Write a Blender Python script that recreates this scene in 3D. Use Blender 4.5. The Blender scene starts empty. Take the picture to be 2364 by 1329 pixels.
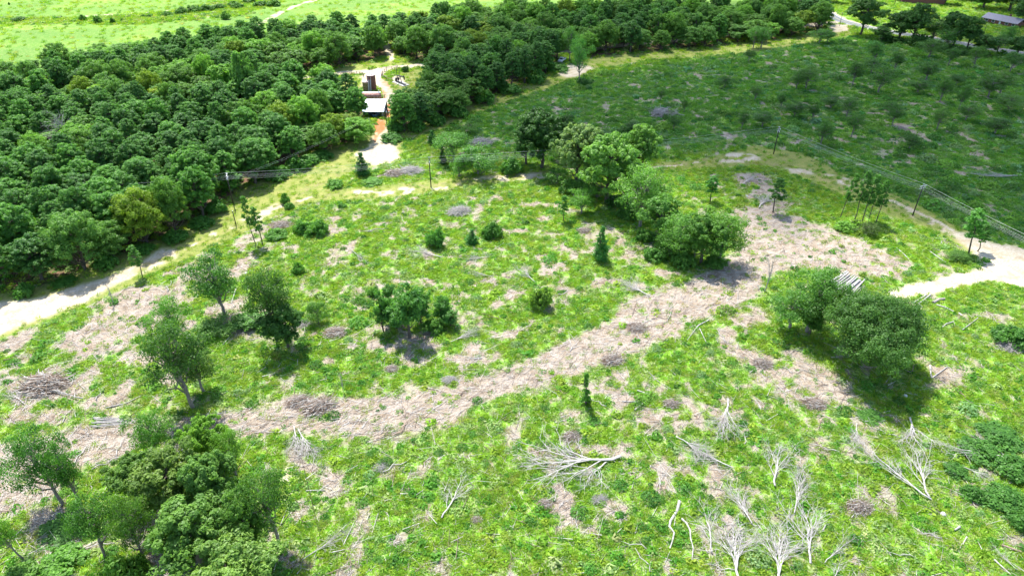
import bpy, math, random
import numpy as np
from mathutils import Vector, Matrix

# ------------------------------------------------------------------ camera, world, sun, exposure
scene = bpy.context.scene
COL = scene.collection
H = 85.0                      # camera height above the ground
PITCH = math.radians(33.3)    # below the horizon
FPX = 1576.0                  # focal length in photo pixels (2364 wide)
CX, CY = 1182.0, 664.5
cam_d = bpy.data.cameras.new('camera')
cam = bpy.data.objects.new('camera', cam_d)
COL.objects.link(cam)
cam.location = (0, 0, H)
cam.rotation_euler = (math.radians(90) - PITCH, 0, 0)
cam_d.sensor_width = 36.0
cam_d.lens = 36.0 * FPX / 2364.0
cam_d.clip_start = 0.5
cam_d.clip_end = 9000
scene.camera = cam

SUN_EL = math.radians(60)
SUN_H = Vector((-0.40, 0.917, 0)).normalized()      # horizontal direction towards the sun
w = bpy.data.worlds.new('World'); scene.world = w; w.use_nodes = True
nt = w.node_tree; nt.nodes.clear()
sky = nt.nodes.new('ShaderNodeTexSky'); sky.sky_type = 'NISHITA'; sky.sun_disc = False
sky.sun_elevation = SUN_EL; sky.sun_rotation = math.atan2(SUN_H.x, SUN_H.y)
bg = nt.nodes.new('ShaderNodeBackground'); bg.inputs[1].default_value = 0.15
wo = nt.nodes.new('ShaderNodeOutputWorld')
nt.links.new(sky.outputs[0], bg.inputs[0]); nt.links.new(bg.outputs[0], wo.inputs[0])
sd = bpy.data.lights.new('sun', 'SUN'); sd.energy = 4.8; sd.angle = math.radians(0.5); sd.color = (1, 0.965, 0.90)
sun = bpy.data.objects.new('sun', sd); COL.objects.link(sun)
SUNV = Vector((SUN_H.x * math.cos(SUN_EL), SUN_H.y * math.cos(SUN_EL), math.sin(SUN_EL)))
sun.rotation_euler = SUNV.to_track_quat('Z', 'Y').to_euler()
scene.view_settings.view_transform = 'Standard'
scene.view_settings.look = 'None'
scene.view_settings.exposure = 1.2
scene.view_settings.gamma = 1.0
scene.view_settings.use_curve_mapping = False
scene.cycles.max_bounces = 5
scene.cycles.diffuse_bounces = 3
scene.cycles.transmission_bounces = 3
scene.cycles.transparent_max_bounces = 6

# ------------------------------------------------------------------ geometry of the photo
cp, sp = math.cos(PITCH), math.sin(PITCH)
def ground(px, py):
    """point of the flat ground seen at photo pixel (px, py)"""
    u = (px - CX) / FPX; v = (CY - py) / FPX
    dy = cp + v * sp; dz = -sp + v * cp
    t = -H / dz
    return (u * t, dy * t)
def gP(pts): return np.array([ground(*p) for p in pts])
def depth_at(py):
    x, y = ground(CX, py); return y * cp + H * sp
def height_from(base_py, top_py):
    y = ground(CX, base_py)[1]
    v = (CY - top_py) / FPX
    return H + y * (-sp + v * cp) / (cp + v * sp)
def width_from(wpx, base_py, h=0):
    y = ground(CX, base_py)[1]
    return wpx * (y * cp + (H - h * .6) * sp) / FPX
def to_px(x, y, z=0):
    d = y * cp + (H - z) * sp
    return CX + FPX * x / d, CY - FPX * ((z - H) * cp + y * sp) / d

# ------------------------------------------------------------------ noise
_rs = np.random.RandomState(7)
_lat = _rs.rand(256, 256)
def vnoise(x, y):
    xi = np.floor(x).astype(np.int64); yi = np.floor(y).astype(np.int64)
    fx = x - xi; fy = y - yi
    fx = fx * fx * (3 - 2 * fx); fy = fy * fy * (3 - 2 * fy)
    a = _lat[xi & 255, yi & 255]; b = _lat[(xi + 1) & 255, yi & 255]
    c = _lat[xi & 255, (yi + 1) & 255]; d = _lat[(xi + 1) & 255, (yi + 1) & 255]
    return (a * (1 - fx) + b * fx) * (1 - fy) + (c * (1 - fx) + d * fx) * fy
def fbm(x, y, o=4):
    s = 0; a = .5; t = 0
    for i in range(o):
        s = s + a * vnoise(x + 17.3 * i, y + 9.1 * i); t += a; a *= .5; x = x * 2.03; y = y * 2.03
    return s / t
def sstep(a, b, x):
    t = np.clip((x - a) / (b - a), 0, 1); return t * t * (3 - 2 * t)
def gz(x, y):
    x = np.asarray(x, float); y = np.asarray(y, float)
    return 0.9 * (vnoise(x / 31 + 5, y / 31 + 3) - .5) + 0.25 * (vnoise(x / 6.0, y / 6.0) - .5)
def gz1(x, y): return float(gz(np.array([x]), np.array([y]))[0])
def sdist(X, Y, P):
    """signed distance to polygon, positive inside"""
    d = np.full(X.shape, 1e9); ins = np.zeros(X.shape, bool); n = len(P)
    for i in range(n):
        ax, ay = P[i]; bx, by = P[(i + 1) % n]
        ex, ey = bx - ax, by - ay; L = ex * ex + ey * ey + 1e-9
        t = np.clip(((X - ax) * ex + (Y - ay) * ey) / L, 0, 1)
        d = np.minimum(d, (X - ax - t * ex) ** 2 + (Y - ay - t * ey) ** 2)
        c = (ay > Y) != (by > Y)
        ins ^= c & (X < ex * (Y - ay) / (ey if abs(ey) > 1e-9 else 1e-9) + ax)
    d = np.sqrt(d)
    return np.where(ins, d, -d)
def ldist(X, Y, P):
    d = np.full(X.shape, 1e9)
    for i in range(len(P) - 1):
        ax, ay = P[i]; bx, by = P[i + 1]
        ex, ey = bx - ax, by - ay; L = ex * ex + ey * ey + 1e-9
        t = np.clip(((X - ax) * ex + (Y - ay) * ey) / L, 0, 1)
        d = np.minimum(d, (X - ax - t * ex) ** 2 + (Y - ay - t * ey) ** 2)
    return np.sqrt(d)

# ------------------------------------------------------------------ what lies where (photo pixels -> ground)
SAND_POLY = [
 ([(310,615),(345,592),(375,572),(412,574),(402,598),(330,630)],.72),
 ([(-60,800),(-60,705),(60,690),(150,668),(235,640),(290,618),(318,608),(312,632),(262,657),(200,692),(120,724),(50,748),(0,767)],1.0),
 ([(815,356),(845,338),(858,322),(860,300),(866,275),(890,272),(897,300),(905,322),(922,345),(928,362),(905,374),(870,380),(838,372)],1.0),
 ([(832,205),(835,180),(842,170),(880,158),(915,158),(888,172),(884,180),(898,196),(910,215),(912,235),(905,268),(890,272),(886,235),(880,205),(866,198)],.95),
 ([(900,182),(915,174),(930,182),(940,195),(930,200),(910,196)],.95),
 ([(1288,162),(1300,152),(1340,147),(1368,153),(1366,163),(1340,172),(1310,178),(1292,172)],1.0),
 ([(1630,377),(1640,364),(1690,352),(1750,354),(1758,368),(1720,374),(1660,374)],.60),
 ([(2190,540),(2240,535),(2290,560),(2340,566),(2400,585),(2460,680),(2364,665),(2290,650),(2250,657),(2180,672),(2120,686),(2080,698),(2036,692),(2050,672),(2120,652),(2200,632),(2262,620),(2265,600),(2235,575)],1.0),
 ([(1905,60),(1925,56),(1960,56),(1958,72),(1925,76)],.9),
 ([(640,1075),(672,1080),(690,1140),(660,1150)],.62),
 ([(1700,1140),(1720,1145),(1745,1215),(1720,1215)],.5),
 ([(1965,1060),(1985,1065),(2030,1110),(2015,1112)],.5),
 ([(740,445),(860,434),(1000,424),(1060,418),(1060,430),(900,450),(760,458)],.52),
 ([(1040,420),(1130,408),(1280,396),(1282,410),(1160,420)],.6),
 ([(1810,385),(1870,390),(1880,400),(1830,398)],.7),
 ([(1900,398),(1960,410),(1975,430),(1920,418)],.55),
 ([(470,545),(560,505),(640,470),(650,482),(560,525),(480,560)],.42),
 ([(2040,462),(2140,495),(2240,548),(2225,556),(2120,510)],.5),
 ([(600,905),(620,905),(630,925),(605,930)],.6),
]
SAND_LINE = [
 ([(560,205),(620,192),(700,182),(760,174),(830,166),(900,158),(970,150),(1100,138),(1290,120),(1450,104),(1600,89),(1750,71),(1880,58),(1945,48)],2.9,1.0),
 ([(2060,464),(2120,490),(2180,520),(2240,556)],.7,.9),
 ([(380,592),(470,552),(560,515),(640,478),(720,455)],.8,.5),
 ([(1500,388),(1580,380),(1660,366)],.6,.6),
 ([(905,140),(893,110),(888,92)],1.6,.9),
 ([(560,70),(610,50),(650,28),(710,6),(780,-14)],2.2,.62),
 ([(-100,62),(200,38),(560,12)],1.2,.5),
 ([(1130,415),(1260,403)],.8,.6),
]
RED_POLY = [
 ([(880,250),(905,238),(912,258),(900,272),(882,272)],.9),
 ([(858,266),(897,264),(898,284),(880,306),(868,326),(860,305)],1.0),
 ([(876,186),(900,190),(912,202),(900,206),(882,196)],.7),
 ([(866,206),(886,204),(890,240),(872,240)],.85),
]
MOWN_POLY = [
 [(-60,800),(-60,690),(100,655),(250,600),(380,545),(470,490),(540,445),(640,395),(720,350),(830,318),(960,288),(1090,240),(1290,160),(1370,132),(1500,122),(1700,102),(1900,78),(1960,58),(1965,84),(1900,98),(1750,121),(1500,141),(1380,156),(1290,192),(1200,227),(1100,264),(1000,302),(930,322),(935,350),(880,380),(810,395),(770,420),(750,436),(900,424),(1060,408),(1270,392),(1300,395),(1300,412),(1200,418),(1000,440),(880,458),(700,470),(630,500),(560,540),(470,580),(400,612),(300,655),(200,702),(0,778)],
 [(1480,380),(1640,365),(1740,335),(1850,350),(1930,390),(2050,440),(2150,490),(2260,545),(2320,570),(2250,590),(2150,530),(2050,500),(1950,450),(1850,405),(1760,380),(1640,387),(1480,395)],
 [(760,195),(750,185),(830,175),(842,176),(836,200),(800,215)],
 [(600,185),(760,160),(900,140),(900,80),(910,80),(915,140),(970,138),(970,145),(760,170),(620,188)],
 [(905,185),(925,165),(960,160),(1000,165),(960,200),(915,230),(908,215)],
 [(866,208),(880,208),(890,230),(880,238)],
]
SLASH_POLY = [
 ([(488,952),(530,930),(600,922),(700,918),(800,912),(1000,898),(1100,866),(1200,836),(1300,788),(1400,742),(1480,686),(1560,660),(1620,632),(1680,596),(1722,560),(1700,510),(1685,482),(1760,474),(1850,498),(1950,538),(2050,578),(2105,618),(2070,652),(1980,640),(1900,628),(1840,615),(1780,642),(1740,692),(1700,722),(1620,738),(1600,762),(1500,812),(1380,852),(1280,882),(1200,904),(1100,942),(1050,990),(900,1015),(800,1004),(680,992),(600,1008),(540,1002),(492,972)],1.0),
 ([(-40,1120),(-40,1030),(100,1012),(240,972),(330,958),(480,952),(500,988),(400,992),(300,1042),(200,1085),(120,1155),(-40,1210)],.95),
 ([(120,800),(150,770),(250,700),(330,648),(420,658),(440,700),(350,760),(280,800),(200,832)],.85),
 ([(10,875),(130,868),(190,890),(180,922),(60,925),(0,900)],.8),
 ([(1700,722),(1760,702),(1800,780),(1900,850),(1960,900),(1990,970),(1900,985),(1800,925),(1720,852),(1655,800),(1650,760)],.56),
 ([(1350,880),(1450,850),(1520,880),(1600,930),(1650,995),(1560,1005),(1440,965),(1370,960)],.50),
 ([(2150,838),(2250,850),(2240,882),(2160,882)],.85),
 ([(1640,290),(1660,290),(1700,335),(1680,340)],.9),
 ([(1700,400),(1770,400),(1830,470),(1800,500),(1720,485)],.6),
 ([(480,700),(560,680),(580,760),(640,800),(560,790),(470,740)],.65),
 ([(560,1120),(700,1010),(1000,1000),(980,1040),(800,1030),(700,1060)],.35),
 ([(-40,960),(-40,790),(120,720),(330,620),(480,560),(560,500),(640,480),(600,600),(480,700),(480,920),(330,950),(100,1000)],.40),
 ([(640,1000),(1100,960),(1500,850),(1700,900),(1900,1000),(1900,1329),(1500,1250),(1000,1180),(640,1100)],.29),
 ([(560,520),(800,470),(1100,440),(1300,440),(1500,600),(1560,650),(1300,760),(1100,850),(900,900),(640,900),(600,800),(700,620)],.30),
 ([(1100,260),(1500,160),(1900,130),(2364,160),(2364,560),(2000,430),(1700,330),(1300,300)],.26),
 ([(1900,250),(2250,280),(2300,400),(2100,400),(1950,330)],.31),
 ([(1180,560),(1500,570),(1600,650),(1480,690),(1300,690),(1200,640)],.38),
 ([(330,1180),(420,1170),(430,1329),(360,1340)],.85),
 ([(60,1180),(180,1170),(260,1250),(100,1300)],.6),
 ([(1400,520),(1420,515),(1500,600),(1480,612)],.5),
 ([(1040,830),(1130,800),(1140,830),(1050,850)],.8),
 ([(620,440),(800,410),(980,370),(1000,390),(880,420),(760,440)],.3),
 ([(1100,560),(1000,600),(900,680),(1000,640),(1200,620)],.3),
]
FOREST_POLY = [
 ("west", [(-260,820),(-260,150),(-40,208),(60,198),(150,178),(250,152),(330,138),(430,126),(520,112),(600,100),(700,96),(770,88),(850,88),(899,95),(896,128),(820,148),(700,168),(615,182),(630,200),(690,212),(760,208),(830,200),(834,232),(838,262),(852,310),(820,340),(730,362),(690,375),(610,415),(540,455),(470,505),(380,550),(280,590),(180,630),(60,675),(-60,705)]),
 ("wedge", [(905,302),(912,290),(928,276),(950,254),(972,230),(992,205),(1010,172),(1060,150),(1200,120),(1288,112),(1288,150),(1200,205),(1090,248),(980,290),(930,318)]),
 ("band", [(906,132),(905,92),(960,72),(1050,58),(1120,48),(1200,44),(1290,62),(1340,46),(1420,36),(1560,36),(1650,40),(1700,34),(1880,30),(1905,40),(1895,78),(1700,100),(1500,120),(1370,132),(1310,118),(1290,110),(1150,125),(985,142)]),
]
MEADOW = [(-900,240),(-900,-80),(2000,-150),(1900,10),(1700,30),(1300,50),(1100,40),(900,85),(700,70),(560,82),(420,100),(250,128),(100,165),(0,182)]
TARMAC = [(1840,-10),(1905,28),(1940,46),(2000,62),(2060,74),(2160,92),(2260,110),(2364,126),(2600,170)]
LAWN = [(1930,-60),(2800,-60),(2800,150),(2364,120),(2260,104),(2160,86),(2060,68),(2000,55),(1930,38),(1900,20)]

W_SAND = [(gP(p), s) for p, s in SAND_POLY]
W_SANDL = [(gP(p), wd, s) for p, wd, s in SAND_LINE]
W_RUTS = [gP(p) for p in ([(-60,765),(60,722),(160,690),(262,645),(345,606),(470,552),(560,515),(640,478),(760,450),(900,436),(1060,420),(1270,402)], [(-60,738),(100,695),(250,640),(380,588)], [(2364,640),(2290,632),(2200,650),(2110,668),(2040,690)], [(2380,600),(2290,590),(2230,555),(2120,492),(2040,462),(1950,432),(1850,395),(1760,368),(1650,368),(1500,386)], [(2400,650),(2330,610),(2270,575),(2230,545)], [(868,270),(872,320),(860,360),(800,395),(700,440),(620,480)], [(600,192),(700,180),(830,164),(970,148)], [(890,262),(908,235),(905,210),(885,185),(890,165)])]
W_RED = [(gP(p), s) for p, s in RED_POLY]
W_MOWN = [gP(p) for p in MOWN_POLY]
W_SLASH = [(gP(p), s) for p, s in SLASH_POLY]
W_FOREST = [(n, gP(p)) for n, p in FOREST_POLY]
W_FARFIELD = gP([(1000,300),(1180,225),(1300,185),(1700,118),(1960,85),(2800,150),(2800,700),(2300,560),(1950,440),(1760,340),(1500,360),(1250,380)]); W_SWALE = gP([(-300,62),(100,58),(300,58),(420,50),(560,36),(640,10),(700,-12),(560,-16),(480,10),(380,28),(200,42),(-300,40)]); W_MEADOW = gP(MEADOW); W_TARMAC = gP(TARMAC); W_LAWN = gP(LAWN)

def masks(X, Y):
    far = np.clip(Y / 150.0, .6, 3)
    wx = (fbm(X / 5, Y / 5) - .5) * 6; wy = (fbm(X / 5 + 40, Y / 5 + 11) - .5) * 6
    wx += (fbm(X / 1.2, Y / 1.2, 2) - .5) * 1.5; wy += (fbm(X / 1.2 + 9, Y / 1.2, 2) - .5) * 1.5
    A, B = X + wx, Y + wy
    A2, B2 = X + wx * .35, Y + wy * .35
    m = {}
    n1 = fbm(X / 2.5, Y / 2.5, 4)
    sand = np.zeros_like(X)
    for P, s in W_SAND:
        d = sdist(A2, B2, P)
        v = sstep(-1.0, 1.0, d)
        if s < 1: v = v * sstep(1.04 - s, 1.14 - s, n1 + .03)
        sand = np.maximum(sand, v)
    for P, wd, s in W_SANDL:
        d = ldist(A2, B2, P)
        v = 1 - sstep(wd * .7, wd * 1.2, d)
        if s < 1: v = v * sstep(1.04 - s, 1.14 - s, n1 + .03)
        sand = np.maximum(sand, v)
    red = np.zeros_like(X)
    for P, s in W_RED:
        red = np.maximum(red, sstep(-.8, .8, sdist(A2, B2, P)) * s * sstep(.3, .5, n1 + .1))
    mown = np.zeros_like(X)
    for P in W_MOWN: mown = np.maximum(mown, sstep(-.7, .7, sdist(A2, B2, P)))
    slash = np.zeros_like(X)
    n2 = fbm(X / 4 + 70, Y / 4, 4)
    for P, s in W_SLASH:
        v = sstep(-1.6, 1.2, sdist(A, B, P))
        if s >= 1: v = v * (1 - .9 * sstep(.80, .88, n2 + .10 * (1 - sstep(0, 6, sdist(X, Y, P)))))
        if s < 1: v = v * sstep(.98 - s, 1.12 - s, n2 + .1)
        slash = np.maximum(slash, v)
    n3 = fbm(X / 3.2 + 30, Y / 4.2 + 90, 4)
    slash = np.maximum(slash, sstep(.63, .70, n3) * .85)
    forest = np.zeros_like(X)
    for nme, P in W_FOREST: forest = np.maximum(forest, sstep(-3, .5, sdist(A2, B2, P)))
    meadow = sstep(-2, 2, sdist(A, B, W_MEADOW)) * (1 - .75 * sstep(-3, 3, sdist(A, B, W_SWALE)))
    tarmac = 1 - sstep(3.3, 3.5, ldist(X, Y, W_TARMAC))
    shoulder = 1 - sstep(4.6, 5.4, ldist(A2, B2, W_TARMAC))
    lawn = sstep(-1, 1, sdist(A2, B2, W_LAWN))
    rut = np.zeros_like(X); n5 = fbm(X / 1.7 + 8, Y / 1.7, 3)
    for P in W_RUTS:
        d = ldist(X + (wx * .12), Y + (wy * .12), P)
        rut = np.maximum(rut, np.exp(-((d - .85) / .24) ** 2) * sstep(.35, .6, n5))
        rut = np.maximum(rut, .7 * (1 - sstep(.25, .5, d)) * sstep(.5, .62, n5))
    slash = slash * (1 - mown) * (1 - forest) * (1 - meadow) * (1 - lawn)
    sand = np.maximum(sand, shoulder)
    m.update(sand=sand, red=red * sand, mown=mown, slash=slash, forest=forest * (1 - mown), meadow=np.maximum(meadow, lawn * .55), tarmac=tarmac, rut=rut)
    return m

# ------------------------------------------------------------------ materials
def new_mat(name):
    m = bpy.data.materials.new(name); m.use_nodes = True
    n = m.node_tree; n.nodes.clear()
    out = n.nodes.new('ShaderNodeOutputMaterial')
    return m, n, out
def nd(n, t, **kw):
    x = n.nodes.new(t)
    for k, v in kw.items():
        if k.startswith('i_'): x.inputs[k[2:]].default_value = v
        else: setattr(x, k, v)
    return x
def mixc(n, fac, a, b, mode='MIX'):
    x = n.nodes.new('ShaderNodeMix'); x.data_type = 'RGBA'; x.blend_type = mode
    for idx, v in ((0, fac), (6, a), (7, b)):
        if isinstance(v, (int, float)): x.inputs[idx].default_value = v
        elif isinstance(v, tuple): x.inputs[idx].default_value = (*v, 1) if len(v) == 3 else v
        else: n.links.new(v, x.inputs[idx])
    return x.outputs[2]
def mathn(n, op, a, b=0.0, clamp=False):
    x = n.nodes.new('ShaderNodeMath'); x.operation = op; x.use_clamp = clamp
    for i, v in enumerate((a, b)):
        if isinstance(v, (int, float)): x.inputs[i].default_value = v
        else: n.links.new(v, x.inputs[i])
    return x.outputs[0]
def ramp(n, v, stops):
    x = n.nodes.new('ShaderNodeValToRGB')
    e = x.color_ramp.elements
    while len(e) < len(stops): e.new(.5)
    for k, (p, c) in enumerate(stops): e[k].position = p; e[k].color = (*c, 1)
    n.links.new(v, x.inputs[0]); return x.outputs[0]
def simple(name, col, rough=.7, metal=0.0, noise=.25, scale=3.0, col2=None, bump=0.0, spots=None):
    m, n, out = new_mat(name)
    tc = nd(n, 'ShaderNodeTexCoord')
    tn = nd(n, 'ShaderNodeTexNoise'); tn.inputs['Scale'].default_value = scale; tn.inputs['Detail'].default_value = 5
    n.links.new(tc.outputs['Object'], tn.inputs['Vector'])
    c2 = col2 or tuple(c * (1 - noise) for c in col)
    f = ramp(n, tn.outputs[0], [(.35, (0, 0, 0)), (.65, (1, 1, 1))])
    c = mixc(n, f, c2, col)
    if spots:
        t2 = nd(n, 'ShaderNodeTexNoise'); t2.inputs['Scale'].default_value = scale * 2.3
        n.links.new(tc.outputs['Object'], t2.inputs['Vector'])
        c = mixc(n, ramp(n, t2.outputs[0], [(.52, (0, 0, 0)), (.6, (1, 1, 1))]), c, spots)
    b = nd(n, 'ShaderNodeBsdfPrincipled'); b.inputs['Roughness'].default_value = rough; b.inputs['Metallic'].default_value = metal
    n.links.new(c, b.inputs['Base Color'])
    if bump:
        bp = nd(n, 'ShaderNodeBump'); bp.inputs['Strength'].default_value = bump; bp.inputs['Distance'].default_value = .05
        n.links.new(tn.outputs[0], bp.inputs['Height']); n.links.new(bp.outputs[0], b.inputs['Normal'])
    n.links.new(b.outputs[0], out.inputs[0])
    return m
def leaf_mat(name, dark, light, transl=.35, use_obj=True, instancer=False, rough=.5):
    m, n, out = new_mat(name)
    at = nd(n, 'ShaderNodeAttribute'); at.attribute_name = 'tone'
    c = mixc(n, at.outputs['Fac'], dark, light)
    if use_obj:
        oi = nd(n, 'ShaderNodeObjectInfo')
        c = mixc(n, 1.0, c, oi.outputs['Color'], 'MULTIPLY')
    if instancer:
        ai = nd(n, 'ShaderNodeAttribute'); ai.attribute_type = 'INSTANCER'; ai.attribute_name = 'tint'
        c = mixc(n, 1.0, c, ai.outputs['Color'], 'MULTIPLY')
    b = nd(n, 'ShaderNodeBsdfPrincipled'); b.inputs['Roughness'].default_value = rough
    b.inputs['Specular IOR Level'].default_value = .3
    n.links.new(c, b.inputs['Base Color'])
    t = nd(n, 'ShaderNodeBsdfTranslucent')
    ct = mixc(n, 1.0, c, (1.12, 1.18, .5), 'MULTIPLY')
    n.links.new(ct, t.inputs[0])
    mx = nd(n, 'ShaderNodeMixShader'); mx.inputs[0].default_value = transl
    n.links.new(b.outputs[0], mx.inputs[1]); n.links.new(t.outputs[0], mx.inputs[2])
    n.links.new(mx.outputs[0], out.inputs[0])
    return m

M = {}
M['leaf'] = leaf_mat('broadleaf foliage', (.055, .130, .026), (.150, .270, .055), transl=.5)
M['needle'] = leaf_mat('pine needles', (.042, .120, .030), (.120, .245, .052), transl=.5)
M['cover'] = leaf_mat('weed leaves', (.72, .75, .70), (1.15, 1.15, 1.1), transl=.45, use_obj=False, instancer=True, rough=.6)
M['bark'] = simple('bark', (.12, .10, .08), .9, noise=.5, scale=4, bump=.4)
M['greybark'] = simple('grey bark', (.26, .23, .20), .9, noise=.45, scale=4, bump=.4)
M['dead'] = simple('weathered dead wood', (.44, .415, .39), .85, noise=.35, scale=2.5)
M['slashwood'] = simple('grey slash wood', (.60, .56, .51), .9, noise=.3, scale=1.5)
M['deaddark'] = simple('brown dead wood', (.29, .21, .155), .9, noise=.45, scale=2.5)
M['log'] = simple('log bark', (.36, .31, .28), .9, noise=.5, scale=3)
M['cut'] = simple('cut wood', (.55, .44, .30), .8)
M['pole'] = simple('creosoted pole wood', (.055, .045, .04), .8)
M['galv'] = simple('galvanised steel', (.62, .64, .66), .45, .3)
M['porc'] = simple('pale porcelain', (.7, .72, .75), .3)
M['wire'] = simple('bare aluminium wire', (.60, .62, .60), .5, .1)
M['rust'] = simple('rusted tank steel', (.30, .12, .08), .75, noise=.4, scale=1.2, spots=(.13, .065, .055))
M['rustyellow'] = simple('stained yellowish tank steel', (.34, .27, .12), .75, scale=1.0, spots=(.12, .06, .03))
M['palerust'] = simple('pale tank top', (.55, .45, .42), .6, scale=1.2, spots=(.40, .28, .25))
M['vessel'] = simple('faded rusty red vessel', (.44, .17, .12), .65, noise=.3, scale=1.1, spots=(.55, .38, .33))
M['whitemetal'] = simple('white painted metal', (.70, .72, .74), .45, noise=.12, spots=(.58, .58, .57))
M['bluemetal'] = simple('pale blue grey metal', (.22, .36, .52), .5, noise=.1)
M['darkmetal'] = simple('dark machinery steel', (.035, .035, .04), .6)
M['bluedark'] = simple('dark blue painted equipment', (.03, .05, .13), .5)
M['blue'] = simple('blue drum paint', (.10, .22, .45), .4)
M['fence'] = simple('weathered fence wood', (.16, .10, .07), .9)
M['brick'] = simple('red brick wall', (.22, .09, .07), .9, noise=.3, scale=6)
M['shingle'] = simple('grey shingle roof', (.27, .26, .30), .9, noise=.3, scale=2, spots=(.20, .19, .22))
M['glass'] = simple('window glass', (.05, .06, .07), .15)
M['tyre'] = simple('tyre rubber', (.02, .02, .02), .9)
M['stake'] = simple('yellow stake', (.65, .60, .15), .7)
M['concrete'] = simple('concrete', (.5, .48, .45), .9)
M['rock'] = simple('pale stone', (.6, .58, .55), .9)

# ground material
def ground_mat():
    m, n, out = new_mat('ground')
    tc = nd(n, 'ShaderNodeTexCoord')
    def noise(s, det=4, rough=.6, off=0):
        mp = nd(n, 'ShaderNodeMapping'); mp.inputs['Location'].default_value = (off, off * .7, 0)
        n.links.new(tc.outputs['Object'], mp.inputs[0])
        x = nd(n, 'ShaderNodeTexNoise'); x.inputs['Scale'].default_value = s; x.inputs['Detail'].default_value = det; x.inputs['Roughness'].default_value = rough
        n.links.new(mp.outputs[0], x.inputs['Vector']); return x.outputs[0]
    def A(nm):
        x = nd(n, 'ShaderNodeAttribute'); x.attribute_name = nm; return x.outputs['Fac']
    big = noise(.05, 3); mid = noise(.35, 5, .65, 11); fine = noise(2.2, 5, .7, 30); tiny = noise(9, 3, .7, 5)
    # between weeds: short grass and litter
    green = ramp(n, mid, [(.36, (.06, .17, .012)), (.5, (.13, .30, .02)), (.64, (.24, .40, .04))])
    green = mixc(n, ramp(n, big, [(.4, (0, 0, 0)), (.6, (1, 1, 1))]), green, ramp(n, fine, [(.35, (.08, .22, .012)), (.65, (.22, .38, .035))]))
    litter = ramp(n, tiny, [(.3, (.26, .20, .14)), (.5, (.42, .35, .26)), (.7, (.58, .52, .44))])
    base = mixc(n, ramp(n, fine, [(.50, (0, 0, 0)), (.66, (.75, .75, .75))]), green, litter)
    # slash: bark and wood chips, greyish pink
    sl = ramp(n, tiny, [(.30, (.16, .125, .10)), (.46, (.30, .255, .21)), (.58, (.40, .35, .30)), (.74, (.58, .54, .49))])
    sl2 = ramp(n, mid, [(.36, (.76, .69, .58)), (.5, (.98, .95, .88)), (.64, (1.12, 1.12, 1.12))])
    sl = mixc(n, 1.0, sl, sl2, 'MULTIPLY')
    # stretched streaks of debris
    mp = nd(n, 'ShaderNodeMapping'); mp.inputs['Rotation'].default_value = (0, 0, math.radians(-35)); mp.inputs['Scale'].default_value = (.9, 5.5, 1)
    n.links.new(tc.outputs['Object'], mp.inputs[0])
    st = nd(n, 'ShaderNodeTexNoise'); st.inputs['Scale'].default_value = 1.1; st.inputs['Detail'].default_value = 5; n.links.new(mp.outputs[0], st.inputs['Vector'])
    sl = mixc(n, ramp(n, st.outputs[0], [(.53, (0, 0, 0)), (.64, (.5, .5, .5))]), sl, (.26, .18, .13))
    col = mixc(n, A('slash'), base, sl)
    mw = ramp(n, mid, [(.34, (.12, .18, .03)), (.5, (.19, .235, .045)), (.66, (.27, .27, .08))])
    mw = mixc(n, ramp(n, fine, [(.45, (0, 0, 0)), (.72, (.6, .6, .6))]), mw, (.34, .28, .15))
    col = mixc(n, A('mown'), col, mw)
    md = ramp(n, mid, [(.36, (.13, .25, .035)), (.5, (.18, .31, .045)), (.66, (.27, .36, .08))])
    mp2 = nd(n, 'ShaderNodeMapping'); mp2.inputs['Scale'].default_value = (.015, .06, 1)
    n.links.new(tc.outputs['Object'], mp2.inputs[0])
    st2 = nd(n, 'ShaderNodeTexNoise'); st2.inputs['Scale'].default_value = 1.; st2.inputs['Detail'].default_value = 5; n.links.new(mp2.outputs[0], st2.inputs['Vector'])
    md = mixc(n, ramp(n, st2.outputs[0], [(.48, (0, 0, 0)), (.62, (.75, .75, .75))]), md, (.10, .20, .045))
    lg = noise(.018, 4, .6, 60)
    md = mixc(n, ramp(n, lg, [(.40, (0, 0, 0)), (.58, (.8, .8, .8))]), md, (.105, .215, .04))
    md = mixc(n, ramp(n, noise(.9, 3, .6, 20), [(.5, (0, 0, 0)), (.68, (.5, .5, .5))]), md, (.30, .34, .12))
    col = mixc(n, A('meadow'), col, md)
    fo = ramp(n, fine, [(.35, (.10, .055, .035)), (.65, (.22, .135, .09))])
    fo = mixc(n, ramp(n, mid, [(.45, (0, 0, 0)), (.6, (1, 1, 1))]), fo, (.045, .075, .018))
    col = mixc(n, A('forest'), col, fo)
    sa = ramp(n, fine, [(.3, (.33, .27, .18)), (.5, (.45, .39, .29)), (.7, (.58, .53, .44))])
    sa = mixc(n, ramp(n, mid, [(.48, (0, 0, 0)), (.66, (.8, .8, .8))]), sa, (.34, .27, .16))
    sa = mixc(n, A('red'), sa, (.50, .15, .055))
    col = mixc(n, A('sand'), col, sa)
    col = mixc(n, mathn(n, 'MULTIPLY', A('rut'), .55), col, (.27, .21, .13))
    ta = ramp(n, tiny, [(.3, (.13, .14, .15)), (.7, (.18, .19, .205))])
    col = mixc(n, A('tarmac'), col, ta)
    b = nd(n, 'ShaderNodeBsdfPrincipled'); b.inputs['Roughness'].default_value = .95; b.inputs['Specular IOR Level'].default_value = .1
    n.links.new(col, b.inputs['Base Color'])
    h = mathn(n, 'ADD', mathn(n, 'MULTIPLY', fine, .30), mathn(n, 'MULTIPLY', tiny, .10))
    h = mathn(n, 'MULTIPLY', h, mathn(n, 'SUBTRACT', 1.0, mathn(n, 'MULTIPLY', mathn(n, 'MAXIMUM', A('sand'), A('tarmac')), .85)))
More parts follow.
